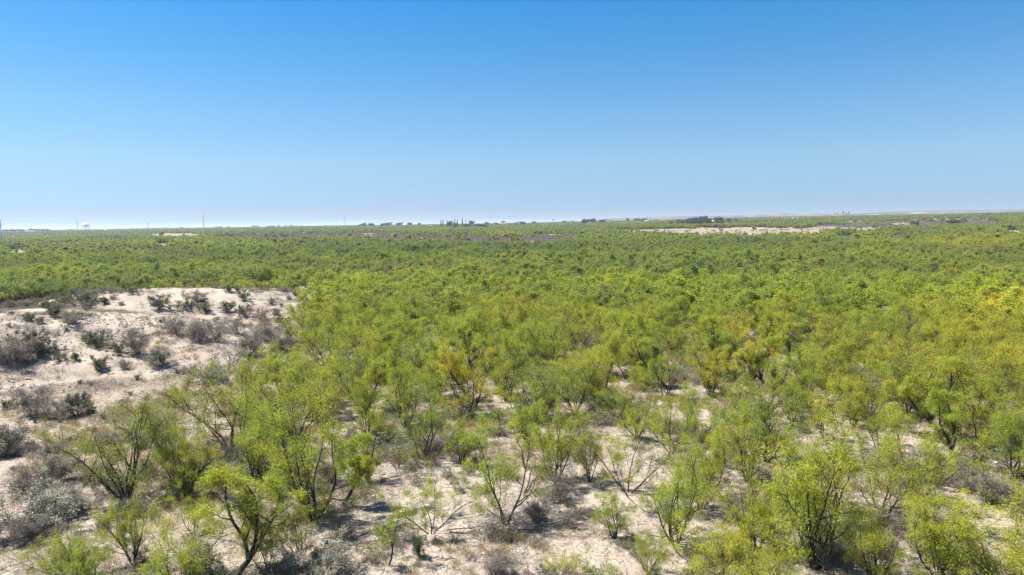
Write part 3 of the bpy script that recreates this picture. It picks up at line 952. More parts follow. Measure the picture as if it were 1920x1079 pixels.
rows = []
rx, ry = near[rest, 0], near[rest, 1]
n0 = len(rest)
rows.append((rx, ry, zz[rest], NR.integers(0, 7, n0), NR.uniform(.74, 1.1, n0), tn[rest], dr[rest]))
kA, gA, zA, _ = thin(GA, .95)
xa, ya = GA[kA, 0], GA[kA, 1]; ta, da = tones(xa, ya); n1_ = len(xa)
ha = .72+.75*(fbm(xa/14, ya/14, 640, 2)-.25)
dead = NR.random(n1_) < .05
ta = np.where(NR.random(n1_) < .05, .22, ta-.03); da = np.where(dead, .62, da+.22)
rows.append((xa, ya, zA[kA], np.where(dead, 6, NR.integers(0, 7, n1_)), ha*NR.uniform(.78, 1.12, n1_), ta, da))
kB, gB, zB, _ = thin(GB, .92, 120)
xb, yb = GB[kB, 0], GB[kB, 1]; tb, db = tones(xb, yb); n2_ = len(xb)
rows.append((xb, yb, zB[kB], NR.integers(7, 12, n2_), NR.uniform(.5, 1.15, n2_), tb-.03, db+.30))
kC, gC, zC, DC = thin(GC, .85, 200)
xc, yc = GC[kC, 0], GC[kC, 1]; tc_, dc = tones(xc, yc); n3_ = len(xc)
rows.append((xc, yc, zC[kC], NR.integers(12, 16, n3_), NR.uniform(.5, .95, n3_), tc_-.05, dc+.38))
X, Y, Z, PK, SZ, TN, DY = cat_arrays(*rows)
scatter('mesquite_thicket', mid_leaf+far_leaf+far_clump, np.stack([X, Y, Z-.05], -1), PK, NR.random(len(X))*2*PI, SZ, np.clip(TN, .15, .9), np.clip(DY, 0, .7),
        'even green mesquite thicket stretching away to the skyline', 'mesquite', NR.uniform(1.15, 1.6, len(X)))

# grey leafless scrub in the far open patches
gr = []
for G, g, zq in ((GA, gA, zA), (GB, gB, zB), (GC, gC, zC)):
    xs, ys = G[g, 0], G[g, 1]
    for rep in range(4):
        xj = xs+NR.normal(0, 2.2, len(xs)); yj = ys+NR.normal(0, 2.2, len(xs))
        gr.append((xj, yj, terrain(xj, yj)))
X, Y, Z = cat_arrays(*gr)
ok = mounds(X, Y) < .05
X, Y, Z = X[ok], Y[ok], Z[ok]
scatter('grey_scrub', mid_grey, np.stack([X, Y, Z-.05], -1), NR.integers(0, 3, len(X)), NR.random(len(X))*2*PI, NR.uniform(.45, .95, len(X)), NR.uniform(.45, 1.0, len(X)), np.zeros(len(X)),
        'grey leafless scrub covering open strips far across the plain', 'grey_scrub')

# ------------------------------------------------------------------ shrubs on and around the mound
SHR = [  # column, base row, width px, kind, tone, label
    (22, 682, 95, 'grey', .35, 'big brown grey thorn bush on the mound slope at the picture edge'),
    (60, 655, 80, 'dark', .35, 'green topped bush in the middle of the big thorny clump'),
    (85, 668, 60, 'dark', .15, 'dark low bush ending the big thorny clump, shadow on the sand'),
    (42, 684, 40, 'grey', .3, 'small brown bush at the foot of the big thorny clump'),
    (187, 694, 46, 'dark', .45, 'lone round dark green bush with a short shadow on bare slope'),
    (183, 650, 60, 'dark', .30, 'long dark bush halfway up the mound face'),
    (218, 662, 46, 'dark', .2, 'darkest bush of the three halfway up the mound face'),
    (165, 640, 40, 'grey', .4, 'grey twiggy bush above the three dark ones on the mound face'),
    (258, 666, 60, 'grey', .35, 'grey bush right next to the dark bushes halfway up the mound'),
    (250, 630, 34, 'grey', .6, 'little grey tuft near the mound crest'),
    (333, 628, 66, 'grey', .45, 'tall grey thorn bush just under the mound crest'),
    (372, 640, 60, 'grey', .55, 'pale grey bush where the crest dips away'),
    (405, 640, 80, 'grey', .6, 'wide grey leafless bush on the shoulder of the mound'),
    (440, 625, 60, 'silver', .35, 'silvery bush on the far shoulder of the mound'),
    (300, 687, 44, 'silver', .3, 'grey green bush low on the mound face'),
    (233, 692, 30, 'grey', .5, 'small dry bush low on the mound face'),
    (113, 678, 34, 'dark', .25, 'small dark mat below the big thorny clump'),
    (143, 676, 30, 'dark', .3, 'second small dark mat beside the first on open slope'),
    (103, 594, 50, 'dark', .5, 'green bush on the near crest below the grey band'),
    (55, 602, 28, 'dark', .45, 'small dark green bush near the crest at the edge side'),
    (77, 606, 26, 'dark', .5, 'tiny green bush beside the small dark one near the crest'),
    (130, 606, 44, 'silver', .55, 'silver bush at the crest beside a green one'),
    (147, 598, 30, 'dark', .55, 'olive bush casting shadow behind the silver crest bush'),
    (117, 578, 56, 'dark', .6, 'green bush in the dip behind the near crest'),
    (163, 572, 52, 'dark', .55, 'tall green bush in the grey band behind the near crest'),
    (250, 552, 26, 'dark', .1, 'black green bush on the far sandy crest'),
    (300, 578, 62, 'dark', .3, 'large dark bush between the two sandy crests'),
    (343, 580, 40, 'dark', .4, 'round green bush between the sandy crests, next to the large dark one'),
    (383, 585, 44, 'dark', .7, 'yellow green bush in the hollow between the crests'),
    (425, 586, 46, 'dark', .3, 'dark bush in the hollow, first of the chain towards the thicket'),
    (458, 592, 46, 'dark', .3, 'dark bush in the hollow, second of the chain towards the thicket'),
    (490, 598, 50, 'grey', .4, 'brown bush ending the chain in the hollow'),
    (428, 548, 30, 'dark', .2, 'dark bush on the far crest under the trees'),
    (446, 546, 20, 'dark', .25, 'small dark bush touching the far crest one'),
    (367, 566, 40, 'silver', .3, 'greyish bush on the face of the far crest'),
    (458, 562, 40, 'dark', .65, 'straggly yellow green bush on the far sandy face'),
    (530, 612, 44, 'dark', .5, 'round grey green bush where the mound runs out'),
    (500, 640, 60, 'silver', .5, 'silver bush where mound and thicket meet'),
    (470, 665, 70, 'grey', .5, 'grey thorn bush at the near end of the mound'),
    (530, 660, 60, 'grey', .45, 'brown grey bush under thin trees at the mound end'),
    (360, 704, 50, 'grey', .4, 'twisted dry bush on the lowest part of the face'),
    (145, 778, 84, 'dark', .2, 'big dark spiky bush on the sand below the slope'),
    (118, 785, 60, 'silver', .4, 'silver bush leaning on the big dark spiky one'),
    (63, 780, 84, 'grey', .4, 'wide grey bush left of the big dark spiky one'),
    (12, 768, 34, 'dark', .4, 'green bush cut by the picture edge below the slope'),
    (18, 850, 84, 'silver', .35, 'pale grey sage like bush at the picture edge'),
    (27, 856, 40, 'grey', .3, 'low brown bush in front of the pale sage like one'),
    (97, 855, 54, 'grey', .35, 'brown tangle at the foot of the leaning bare tree'),
    (50, 922, 100, 'grey', .35, 'broad brown thorn bush on sand near the bottom corner'),
    (110, 905, 70, 'silver', .5, 'fine silver bush behind the broad brown thorn bush'),
    (65, 990, 120, 'silver', .75, 'largest silver leaved bush near the bottom corner'),
    (118, 965, 80, 'silver', .65, 'second silver leaved bush, uphill of the largest'),
    (45, 1020, 80, 'grey', .4, 'brown dead base bush under the silver leaved ones'),
    (170, 905, 60, 'grey', .3, 'brown bush under the big olive mesquite'),
    (383, 1072, 90, 'silver', .5, 'silver shrub beneath the large leaning mesquite'),
    (560, 1085, 80, 'silver', .45, 'grey leaved shrub on the bottom edge under thin foliage'),
    (625, 1078, 90, 'silver', .55, 'grey leaved shrub by the shaded sand on the bottom edge'),
    (1055, 940, 110, 'grey', .25, 'mat of brown dead brush under the rounded olive tree'),
    (1000, 975, 60, 'grey', .3, 'dead brown brush at the foot of the lone mesquite'),
    (1020, 1082, 50, 'dark', .35, 'dark green half of the small clump on the bottom edge'),
    (1240, 810, 60, 'dark', .3, 'dark bush with deep shadow by the rutted sand'),
    (1110, 970, 40, 'grey', .35, 'dry bush beside the vase shaped mesquite'),
    (930, 1079, 70, 'grey', .6, 'straw coloured twiggy bush at the middle of the bottom edge'),
    (650, 1010, 60, 'grey', .3, 'brown brush in the shade of the hard leaning mesquite'),
    (1560, 1050, 90, 'grey', .3, 'brown dead brush round the foot of the black stemmed mesquite'),
    (1860, 935, 90, 'grey', .5, 'heap of grey dead branches by the blue green mesquite'),
    (1800, 900, 70, 'grey', .5, 'second heap of grey branches beyond the first near the edge'),
    (1640, 985, 80, 'grey', .5, 'grey dead sticks below the open crowned mesquite'),
    (620, 905, 80, 'grey', .35, 'brown understorey bush behind the tall black trunked mesquite'),
    (400, 905, 90, 'grey', .3, 'brown understorey bush between the olive mesquites'),
]
KINDP = {'grey': grey, 'dark': dark, 'silver': silver}
NAMEP = {'grey': 'thorn_bush', 'dark': 'evergreen_bush', 'silver': 'sage_bush'}
for cx, by, w, kd, tone, lab in SHR:
    p = at(cx, by)
    dist = (p-Vector((0, 0, CAM_H))).length
    wm = w*dist/FPX
    pr = rnd.choice(KINDP[kd])
    s = wm/(2*pr.spread*.92)*(.86 if kd == 'dark' else 1)
    h = pr.h*s*rnd.uniform(.8, 1.0)
    h = min(h, 2.2)
    place(NAMEP[kd], pr, p, h, rnd.random()*2*PI, tone, 0, lab, 'bush', 'bushes on the sand mound and around it', s*pr.h/h, None, .03)
# the dark upright shrub and the yellow clump on the open sand
p = at(786, 1046)
place('cactus_shrub', dark[1], p, height_to(p, 1000), .4, .45, 0, 'dark green stiff upright shrub alone on the open sand', 'bush', None, .62)
p = at(1046, 1086)
place('yellow_bush', bushy[1], p, height_to(p, 1030), 1.4, .78, 0, 'small bright yellow green bush on the bottom edge of the open sand', 'bush', None, 1.25)
p = at(88, 846)
place('bare_tree', bare[0], p, height_to(p, 785), PI*.95, .5, 0, 'leaning bare small tree with grey stems on sand below the mound', 'tree', 'small bare trees', 1.2)
p = at(430, 700)
place('bare_tree', bare[1], p, height_to(p, 640), .5, .5, 0, 'bare grey twiggy tree at the near end of the mound', 'tree', 'small bare trees', 1.1)
p = at(640, 870)
place('bare_tree', bare[1], p, height_to(p, 800), 2.5, .5, 0, 'bare twiggy tree half hidden among green mesquites', 'tree', 'small bare trees', 1.0)
p = at(745, 880)
place('bare_tree', bare[1], p, height_to(p, 815), 1.5, .4, 0, 'slim dead mesquite on pale sand beside the hard leaning one', 'tree', 'small bare trees', .9)

FALL = [(985, 922, 1.2, 3.6, 'long dark fallen branch arched on the sand behind the lone mesquite'),
        (975, 1000, -.4, 3.0, 'dark broken limbs lying beside the lone mesquite trunk'),
        (960, 1015, -1.7, 2.0, 'short black fork of fallen branch pointing towards the bottom edge'),
        (1010, 990, .1, 3.2, 'thin fallen branch stretching across sand from the lone mesquite'),
        (845, 1000, -.2, 2.8, 'dead branch on the ground beside the small forked mesquite'),
        (1205, 925, -.5, 2.2, 'dead limb on the sand at the foot of the loose green mesquite'),
        (600, 1035, .3, 4.0, 'dark fallen limb under the trees beside the silver shrubs'),
        (1840, 925, 2.6, 4.2, 'tangled grey fallen limb near the blue green mesquite'),
        (1790, 960, 2.2, 3.4, 'bleached fallen limb on the sand near the picture edge'),
        (200, 960, .6, 2.4, 'dark fallen branch by the silver leaved bushes'),
        (720, 905, .3, 2.8, 'fallen dead branch on pale sand under the leaning mesquite')]
for k, (fx, fy, rz, L, lab) in enumerate(FALL):
    p = at(fx, fy)
    pr = fallen[k % 3]
    o = empty('fallen_branch', (p.x, p.y, p.z+.10), 0)
    o.rotation_euler = Euler((0, PI/2*.97, rz), 'XYZ')
    s = L/pr.h; o.scale = (s*.35, s*.8, s)
    tag(o, lab, 'branch', 'fallen branches on the sand')
    c = bpy.data.objects.new('limb', pr.trunk); COL.objects.link(c); c.parent = o

# small low bushes scattered over mound and open sand
ns = []
tries = 0
LOWL = {'grey': 'grey thorn tuft', 'dark': 'dark green tuft', 'silver': 'silver tuft'}
cells = {}; lowobj = {}
while len(ns) < 290 and tries < 30000:
    tries += 1
    gx = rnd.uniform(-75, 3); gy = rnd.uniform(24, 110)
    q = proj(gx, gy, tz(gx, gy))
    q = (float(q[0]), float(q[1]))
    if q[0] < -10 or q[0] > 600 or q[1] > 1070: continue
    b = float(np.interp(q[1], BND[:, 0], BND[:, 1]))
    m = float(mounds(np.array([gx]), np.array([gy]))[0])
    band = 1.0 if (q[1] < 582 and q[0] < 230) else .55 if q[0] > b-90 else .16
    if m < .3 and q[0] > b+30: continue
    if rnd.random() > band: continue
    if any((gx-a)**2+(gy-c)**2 < 1.1 for a, c in ns): continue
    ns.append((gx, gy))
    kd = rnd.choices(['grey', 'dark', 'silver'], [.68, .12, .2])[0]
    pr = rnd.choice(KINDP[kd])
    big = band == 1.0 or (q[0] > b-90)
    h = rnd.uniform(.55, 1.2) if big else rnd.uniform(.22, .6)
    w = 'behind the crest' if q[1] < 585 else 'near the crest' if q[1] < 640 else 'on the mound face' if q[1] < 720 else 'below the mound'
    near_s = min(SHR, key=lambda s_: (s_[0]-q[0])**2+(s_[1]-q[1])**2)
    mk = min(MARKS, key=lambda m_: abs(m_[0]-q[0]))[1]
    place('low_bush', pr, Vector((gx, gy, tz(gx, gy))), h, rnd.random()*2*PI, rnd.uniform(.2, .75), 0, None, 'bush', 'low bushes on the sand mound and around it', rnd.uniform(1.0, 1.5), None, .02)
    cells.setdefault((LOWL[kd], w, mk), []).append((math.hypot(gx, gy), len(placed)))
    lowobj[len(placed)] = bpy.data.objects[-1] if False else LASTOBJ[0]

for (a_, w, mk), L in cells.items():
    L.sort()
    for n, (dd, key) in enumerate(L):
        lowobj[key]['label'] = '%s %s, %s out towards %s' % (a_, w, ORD[min(n, 48)], mk)

# ------------------------------------------------------------------ dry grass, twig litter, rocks (uncountable)
def blades(name, n, h, w, mt, seed, spread=.16):
    rng = np.random.default_rng(seed)
    P = np.stack([rng.normal(0, spread*.5, n), rng.normal(0, spread*.5, n), np.zeros(n)], -1)
    Dr = np.stack([P[:, 0]*3, P[:, 1]*3, np.full(n, .8)], -1)+rng.normal(size=(n, 3))*.3
    V, F = quads_np(P, Dr, h*rng.uniform(.5, 1.2, n), np.full(n, w), rng)
    return mesh_np(name, V, [F], [mt], attrs={'tint': ('FACE', rng.random(n))})


def litter_mesh(name, n, seed, sp=.7):
    rng = np.random.default_rng(seed)
    P = np.stack([rng.normal(0, sp, n), rng.normal(0, sp, n), rng.uniform(.01, .05, n)], -1)
    Dr = np.stack([rng.normal(size=n), rng.normal(size=n), rng.normal(size=n)*.12], -1)
    V, F = quads_np(P, Dr, rng.uniform(.10, .55, n), rng.uniform(.008, .022, n), rng)
    return mesh_np(name, V, [F], [M['twiggy']], attrs={'tint': ('FACE', rng.random(n)*.7)})


def rock_mesh(name, seed, n=7):
    rng = np.random.default_rng(seed); mb = MB()
    for k in range(n):
        c = rng.normal(0, .5, 2); r = rng.uniform(.03, .10)
        prof = [(r*.8, -.02), (r, r*.2), (r*.7, r*.6), (r*.2, r*.75)]
        b = MB().lathe(prof, 7)
        b.V = [(v[0]*rng.uniform(.8, 1.2)+c[0], v[1]*rng.uniform(.8, 1.2)+c[1], v[2]) for v in b.V]
        mb.add(b.V, b.F)
    me = bpy.data.meshes.new(name); me.from_pydata(mb.V, [], mb.F); me.materials.append(M['rock'])
    return me


def scatter_pts(n, dmax, fn, dmin=17):
    out = []
    k = 0
    while k < n:
        a = NR.uniform(-HALF, HALF, 20000); d = np.sqrt(NR.uniform(dmin**2, dmax**2, 20000))
        x = d*np.sin(a); y = d*np.cos(a)
        ok = NR.random(20000) < fn(x, y)
        out.append(np.stack([x[ok], y[ok]], -1)); k += int(ok.sum())
    P = np.vstack(out)[:n]
    return P


tm = [blades('twig_tuft', 60, .30, .010, M['twiggy'], 760+k, .35) for k in range(3)]
tP = scatter_pts(3200, 112, lambda x, y: np.clip((fbm(x/3, y/3, 831, 3)-.42)*5, .03, 1)*np.where(mounds(x, y) > .25, 1, .0), 35)
z = terrain(tP[:, 0], tP[:, 1])
scatter('dry_twig_tufts', tm, np.column_stack([tP, z]), NR.integers(0, 3, len(tP)), NR.random(len(tP))*6.28, NR.uniform(.5, 1.6, len(tP)), NR.uniform(.3, 1, len(tP)), np.zeros(len(tP)),
        'thin grey dry growth speckling the sand mound', 'twigs')
um = [lod_proto('under_brush', M['twiggy'], .7, 770+k, 420, (.22, .012), stems=9, tilt=(.3, 1.2), barkm=M['grey_bark'], n1=4, n2=2, n3=2, fill=1, r0=.008, clump=.05, droop=-.3, low=.1) for k in range(3)]
um += [lod_proto('under_green', M['leaf'], .7, 780+k, 900, (.07, .018), stems=7, tilt=(.3, 1.1), barkm=M['grey_bark'], n1=4, n2=2, n3=2, fill=.8, r0=.008, clump=.05, low=.15) for k in range(2)]
uP = scatter_pts(2600, 92, lambda x, y: np.clip((fbm(x/5, y/5, 841, 3)-.44)*5, .06, 1)*mesq_ok(*proj(x, y, terrain(x, y)), x, y)*np.where(zone_density(*proj(x, y, terrain(x, y)), np.hypot(x, y), x, y) < .05, .12, 1))
z = terrain(uP[:, 0], uP[:, 1])
scatter('undergrowth', um, np.column_stack([uP, z-.02]), NR.choice([0, 1, 2, 3, 4], len(uP), p=[.27, .27, .26, .1, .1]), NR.random(len(uP))*6.28, NR.uniform(.5, 1.7, len(uP)), NR.uniform(.25, .75, len(uP)), NR.uniform(0, .5, len(uP)),
        'low brown and green brush growing between and under the mesquites', 'undergrowth', NR.uniform(1, 1.6, len(uP)))
gm = [blades('grass_blades', 70, .34, .012, M['straw'], 700+k) for k in range(3)]
gP = scatter_pts(9000, 85, lambda x, y: np.clip((fbm(x/4, y/4, 801, 3)-.47)*5, 0, 1)*.9*np.where((np.abs(x) < 9) & (y < 34), .3, 1)*np.where(mounds(x, y) > .4, .25, 1)+.02)
z = terrain(gP[:, 0], gP[:, 1])
scatter('dry_grass', gm, np.column_stack([gP, z]), NR.integers(0, 3, len(gP)), NR.random(len(gP))*6.28, NR.uniform(.4, 1.3, len(gP)), NR.uniform(.2, .9, len(gP)), np.zeros(len(gP)),
        'short dry straw coloured grass tufts over the sandy ground', 'grass')
lm = [litter_mesh('twig_litter_patch', 60, 720+k) for k in range(4)]
lP = scatter_pts(5200, 75, lambda x, y: np.clip((fbm(x/3.2, y/3.2, 811, 3)-.40)*4, 0.05, 1)*(mounds(x, y) < .4))
z = terrain(lP[:, 0], lP[:, 1])
scatter('twig_litter', lm, np.column_stack([lP, z]), NR.integers(0, 4, len(lP)), NR.random(len(lP))*6.28, NR.uniform(.6, 1.5, len(lP)), NR.uniform(.2, .7, len(lP)), np.zeros(len(lP)),
        'grey and brown fallen twigs littering the ground between the mesquites', 'litter')
rm = [rock_mesh('small_rocks', 740+k) for k in range(3)]
rP = scatter_pts(1500, 95, lambda x, y: np.clip((fbm(x/5, y/5, 821, 3)-.5)*4, 0, 1)*np.where(mounds(x, y) > .3, 1, .35))
z = terrain(rP[:, 0], rP[:, 1])
scatter('rubble', rm, np.column_stack([rP, z-.01]), NR.integers(0, 3, len(rP)), NR.random(len(rP))*6.28, NR.uniform(.5, 1.5, len(rP)), np.full(len(rP), .5), np.zeros(len(rP)),
        'small pale stones strewn on the sand and the mound', 'stones')

# ------------------------------------------------------------------ power line
def make_pole(p, h, label, rz):
    o = empty('power_pole', p, rz)
    tag(o, label, 'power pole', 'steel poles of the power line')
    MB().tube([(0, 0, -.5), (0, 0, h*.5), (0, 0, h)], [.62, .45, .26], 12).build('shaft', M['steel'], o)
    MB().box(-.9, -.9, -.3, .9, .9, .35).build('footing', M['concrete'], o)
    pts = []
    for k, (zf, sd) in enumerate(((.96, 1), (.87, -1), (.78, 1), (.69, -1))):
        a = MB().tube([(0, 0, h*zf), (sd*1.1, 0, h*zf+.25), (sd*2.0, 0, h*zf+.3)], [.13, .11, .08], 6).build('arm', M['steel'], o)
        s = MB()
        s.lathe([(.05, 0), (.16, .1), (.06, .2), (.16, .3), (.06, .4), (.16, .5), (.06, .6), (.16, .7), (.05, .8)], 8)
        s.V = [(v[0]+sd*2.0, v[1], v[2]+h*zf-.55) for v in s.V]
        s.build('insulator', M['dark_steel'], a)
        pts.append(Vector((math.cos(rz)*sd*2.0, math.sin(rz)*sd*2.0, h*zf-.55))+p)
    return pts


POLES = [(1, 455, 411, 'tallest looking power pole, at the picture edge beyond the thicket'),
         (382, 440, 403, 'power pole rising at the end of the cleared strip'),
         (647, 432, 402, 'power pole standing in grey scrub near the long white shed'),
         (918, 427, 404, 'power pole in front of the clay roofed house near the cypresses'),
         (1136, 418, 398, 'power pole past the white arched barn'),
         (1312, 411, 396, 'power pole whose top shows above the dark grove'),
         (1420, 410, 395, 'shorter looking of the twin power poles past the grove'),
         (1447, 410, 391, 'taller looking of the twin power poles past the grove'),
         (1562, 404, 388, 'power pole beside the red roofs and palms')]
att = []
for k, (px_, yb_, yt_, lab) in enumerate(POLES):
    Dp = 28.0*FPX/(yb_-yt_)*(.86 if k > 4 else 1)
    p = far(px_, Dp)
    h = height_to(p, yt_)
    att.append(make_pole(p, h, lab, math.radians(20)))
SPAN = ['edge pole and the cleared strip pole', 'cleared strip pole and the grey scrub pole', 'grey scrub pole and the cypress pole', 'cypress pole and the barn pole']
WN = ['top', 'second', 'third', 'lowest']
off = Vector((-330, -420, -1.0))
for s in range(-1, 4):
    for w in range(4):
        a = att[s][w] if s >= 0 else att[0][w]+off
        b = att[s+1][w]
        pts = []
        for i in range(13):
            t = i/12; q = a.lerp(b, t); q.z -= 4*5.5*t*(1-t); pts.append(q)
        o0 = Vector(pts[0])
        c = MB().tube([q-o0 for q in pts], .05, 4).build('power_cable', M['cable'])
        c.location = o0
        lab = '%s cable strung between the %s' % (WN[w], SPAN[s]) if s >= 0 else '%s cable running from the edge pole out of the picture' % WN[w]
        tag(c, lab, 'cable', 'cables of the power line')

# ------------------------------------------------------------------ water tower and masts
p = far(161, 3900)
k = 3900/FPX
o = empty('water_tower', p); tag(o, 'white water tower on thin legs above the distant town', 'water tower')
zt = height_to(p, 418.4); rt = 5.3*k
b = MB(); b.lathe([(rt*.15, zt-rt*1.25), (rt*.62, zt-rt*1.12), (rt*.95, zt-rt*.85), (rt, zt-rt*.6), (rt*.96, zt-rt*.38), (rt*.7, zt-rt*.15), (rt*.3, zt-rt*.02), (rt*.05, zt)], 24)
tk = b.build('tank', M['white'], o)
MB().lathe([(rt*1.03, zt-rt*.68), (rt*1.05, zt-rt*.68), (rt*1.05, zt-rt*.62), (rt*1.03, zt-rt*.62)], 24).build('walkway', M['white_roof'], tk)
MB().tube([(0, 0, -1), (0, 0, zt-rt*1.2)], [1.4, 1.4], 10).build('riser_pipe', M['white'], o)
for j in range(6):
    a = j*PI/3+.3
    MB().tube([(math.cos(a)*rt*1.0, math.sin(a)*rt*1.0, -1), (math.cos(a)*rt*.86, math.sin(a)*rt*.86, zt-rt*.9)], .85, 8).build('leg', M['white'], o)


def mast(px_, D_, ytop, w, label, panels=True, m='dark_steel'):
    p = far(px_, D_); h = height_to(p, ytop)
    o = empty('radio_mast', p, .3); tag(o, label, 'mast', 'radio masts on the skyline')
    sh = MB()
    cor = [(w*math.cos(a), w*math.sin(a)) for a in (0, 2.094, 4.189)]
    for (cx, cy) in cor: sh.tube([(cx, cy, -1), (cx*.5, cy*.5, h)], w*.16, 4)
    n = max(6, int(h/6))
    for i in range(n):
        z0, z1 = h*i/n, h*(i+1)/n
        f0, f1 = 1-.5*i/n, 1-.5*(i+1)/n
        for j in range(3):
            c0, c1 = cor[j], cor[(j+1) % 3]
            sh.tube([(c0[0]*f0, c0[1]*f0, z0), (c1[0]*f1, c1[1]*f1, z1)], w*.09, 3)
    sh.build('lattice', M[m], o)
    if panels:
        for j in range(6):
            a = j*PI/3
            q = MB().box(-.4, -.25, h-4.5, .4, .25, h-1.0)
            q.V = [(v[0]*math.cos(a)-v[1]*math.sin(a)+2.2*math.cos(a+PI/2), v[0]*math.sin(a)+v[1]*math.cos(a)+2.2*math.sin(a+PI/2), v[2]) for v in q.V]
            q.build('antenna', M['grey'], o)
    return o


mast(145, 3700, 412, 2.0, 'grey lattice phone mast just beside the white water tower')
mast(277, 3300, 417, 1.7, 'slim grey mast with square top between water tower and cleared strip')
mast(777, 4200, 396, .9, 'very thin tall radio mast barely visible above the small trees', False, 'steel')
mast(557, 4500, 410, .9, 'faint thin mast over the far low town', False, 'steel')
mast(1076, 4000, 408, .9, 'faint mast behind the small cream houses', False, 'steel')
mast(1152, 3800, 404, .9, 'thin mast behind the pole past the arched barn', False, 'steel')
mast(1221, 3600, 400, 1.0, 'thin mast above the long cream house', False, 'steel')

# ------------------------------------------------------------------ houses and sheds
def house(px_, D_, wpx, hpx, wallm, roofm, label, cat='house', gab=True, dep=.6, rz=0.0, nwin=3, up=0.0, name='house'):
    p = far(px_, D_); k = D_/FPX
    w = wpx*k; h = hpx*k; d = max(6, w*dep)
    if gab: hw = h*.62
    else: hw = h*.86
    o = empty(name, (p.x, p.y, p.z+up), rz-math.atan2(p.x, p.y)); tag(o, label, cat)
    wl_ = MB().box(-w/2, -d/2, -1.5-up, w/2, d/2, hw).build('wall', M[wallm], o)
    if gab: MB().gable(-w/2, -d/2, w/2, d/2, hw+.003, h, .5).build('roof', M[roofm], o)
    else: MB().box(-w/2-.3, -d/2-.3, hw+.003, w/2+.3, d/2+.3, h).build('roof', M[roofm], o)
    for i in range(nwin):
        cx = -w/2+w*(i+.5)/nwin
        ww = min(1.6, w/nwin*.4)/2
        f = MB().box(cx-ww, -d/2-.08, hw*.42, cx+ww, -d/2-.003, hw*.8).build('window', M['white'], wl_)
        g = MB().box(cx-ww*.8, -d/2-.12, hw*.46, cx+ww*.8, -d/2-.083, hw*.76).build('pane', M['glass'], wl_)
    MB().box(w*.30, -d/2-.10, 0, w*.30+1.1, -d/2-.004, min(2.2, hw*.7)).build('door', M['grey'], o)
    return o


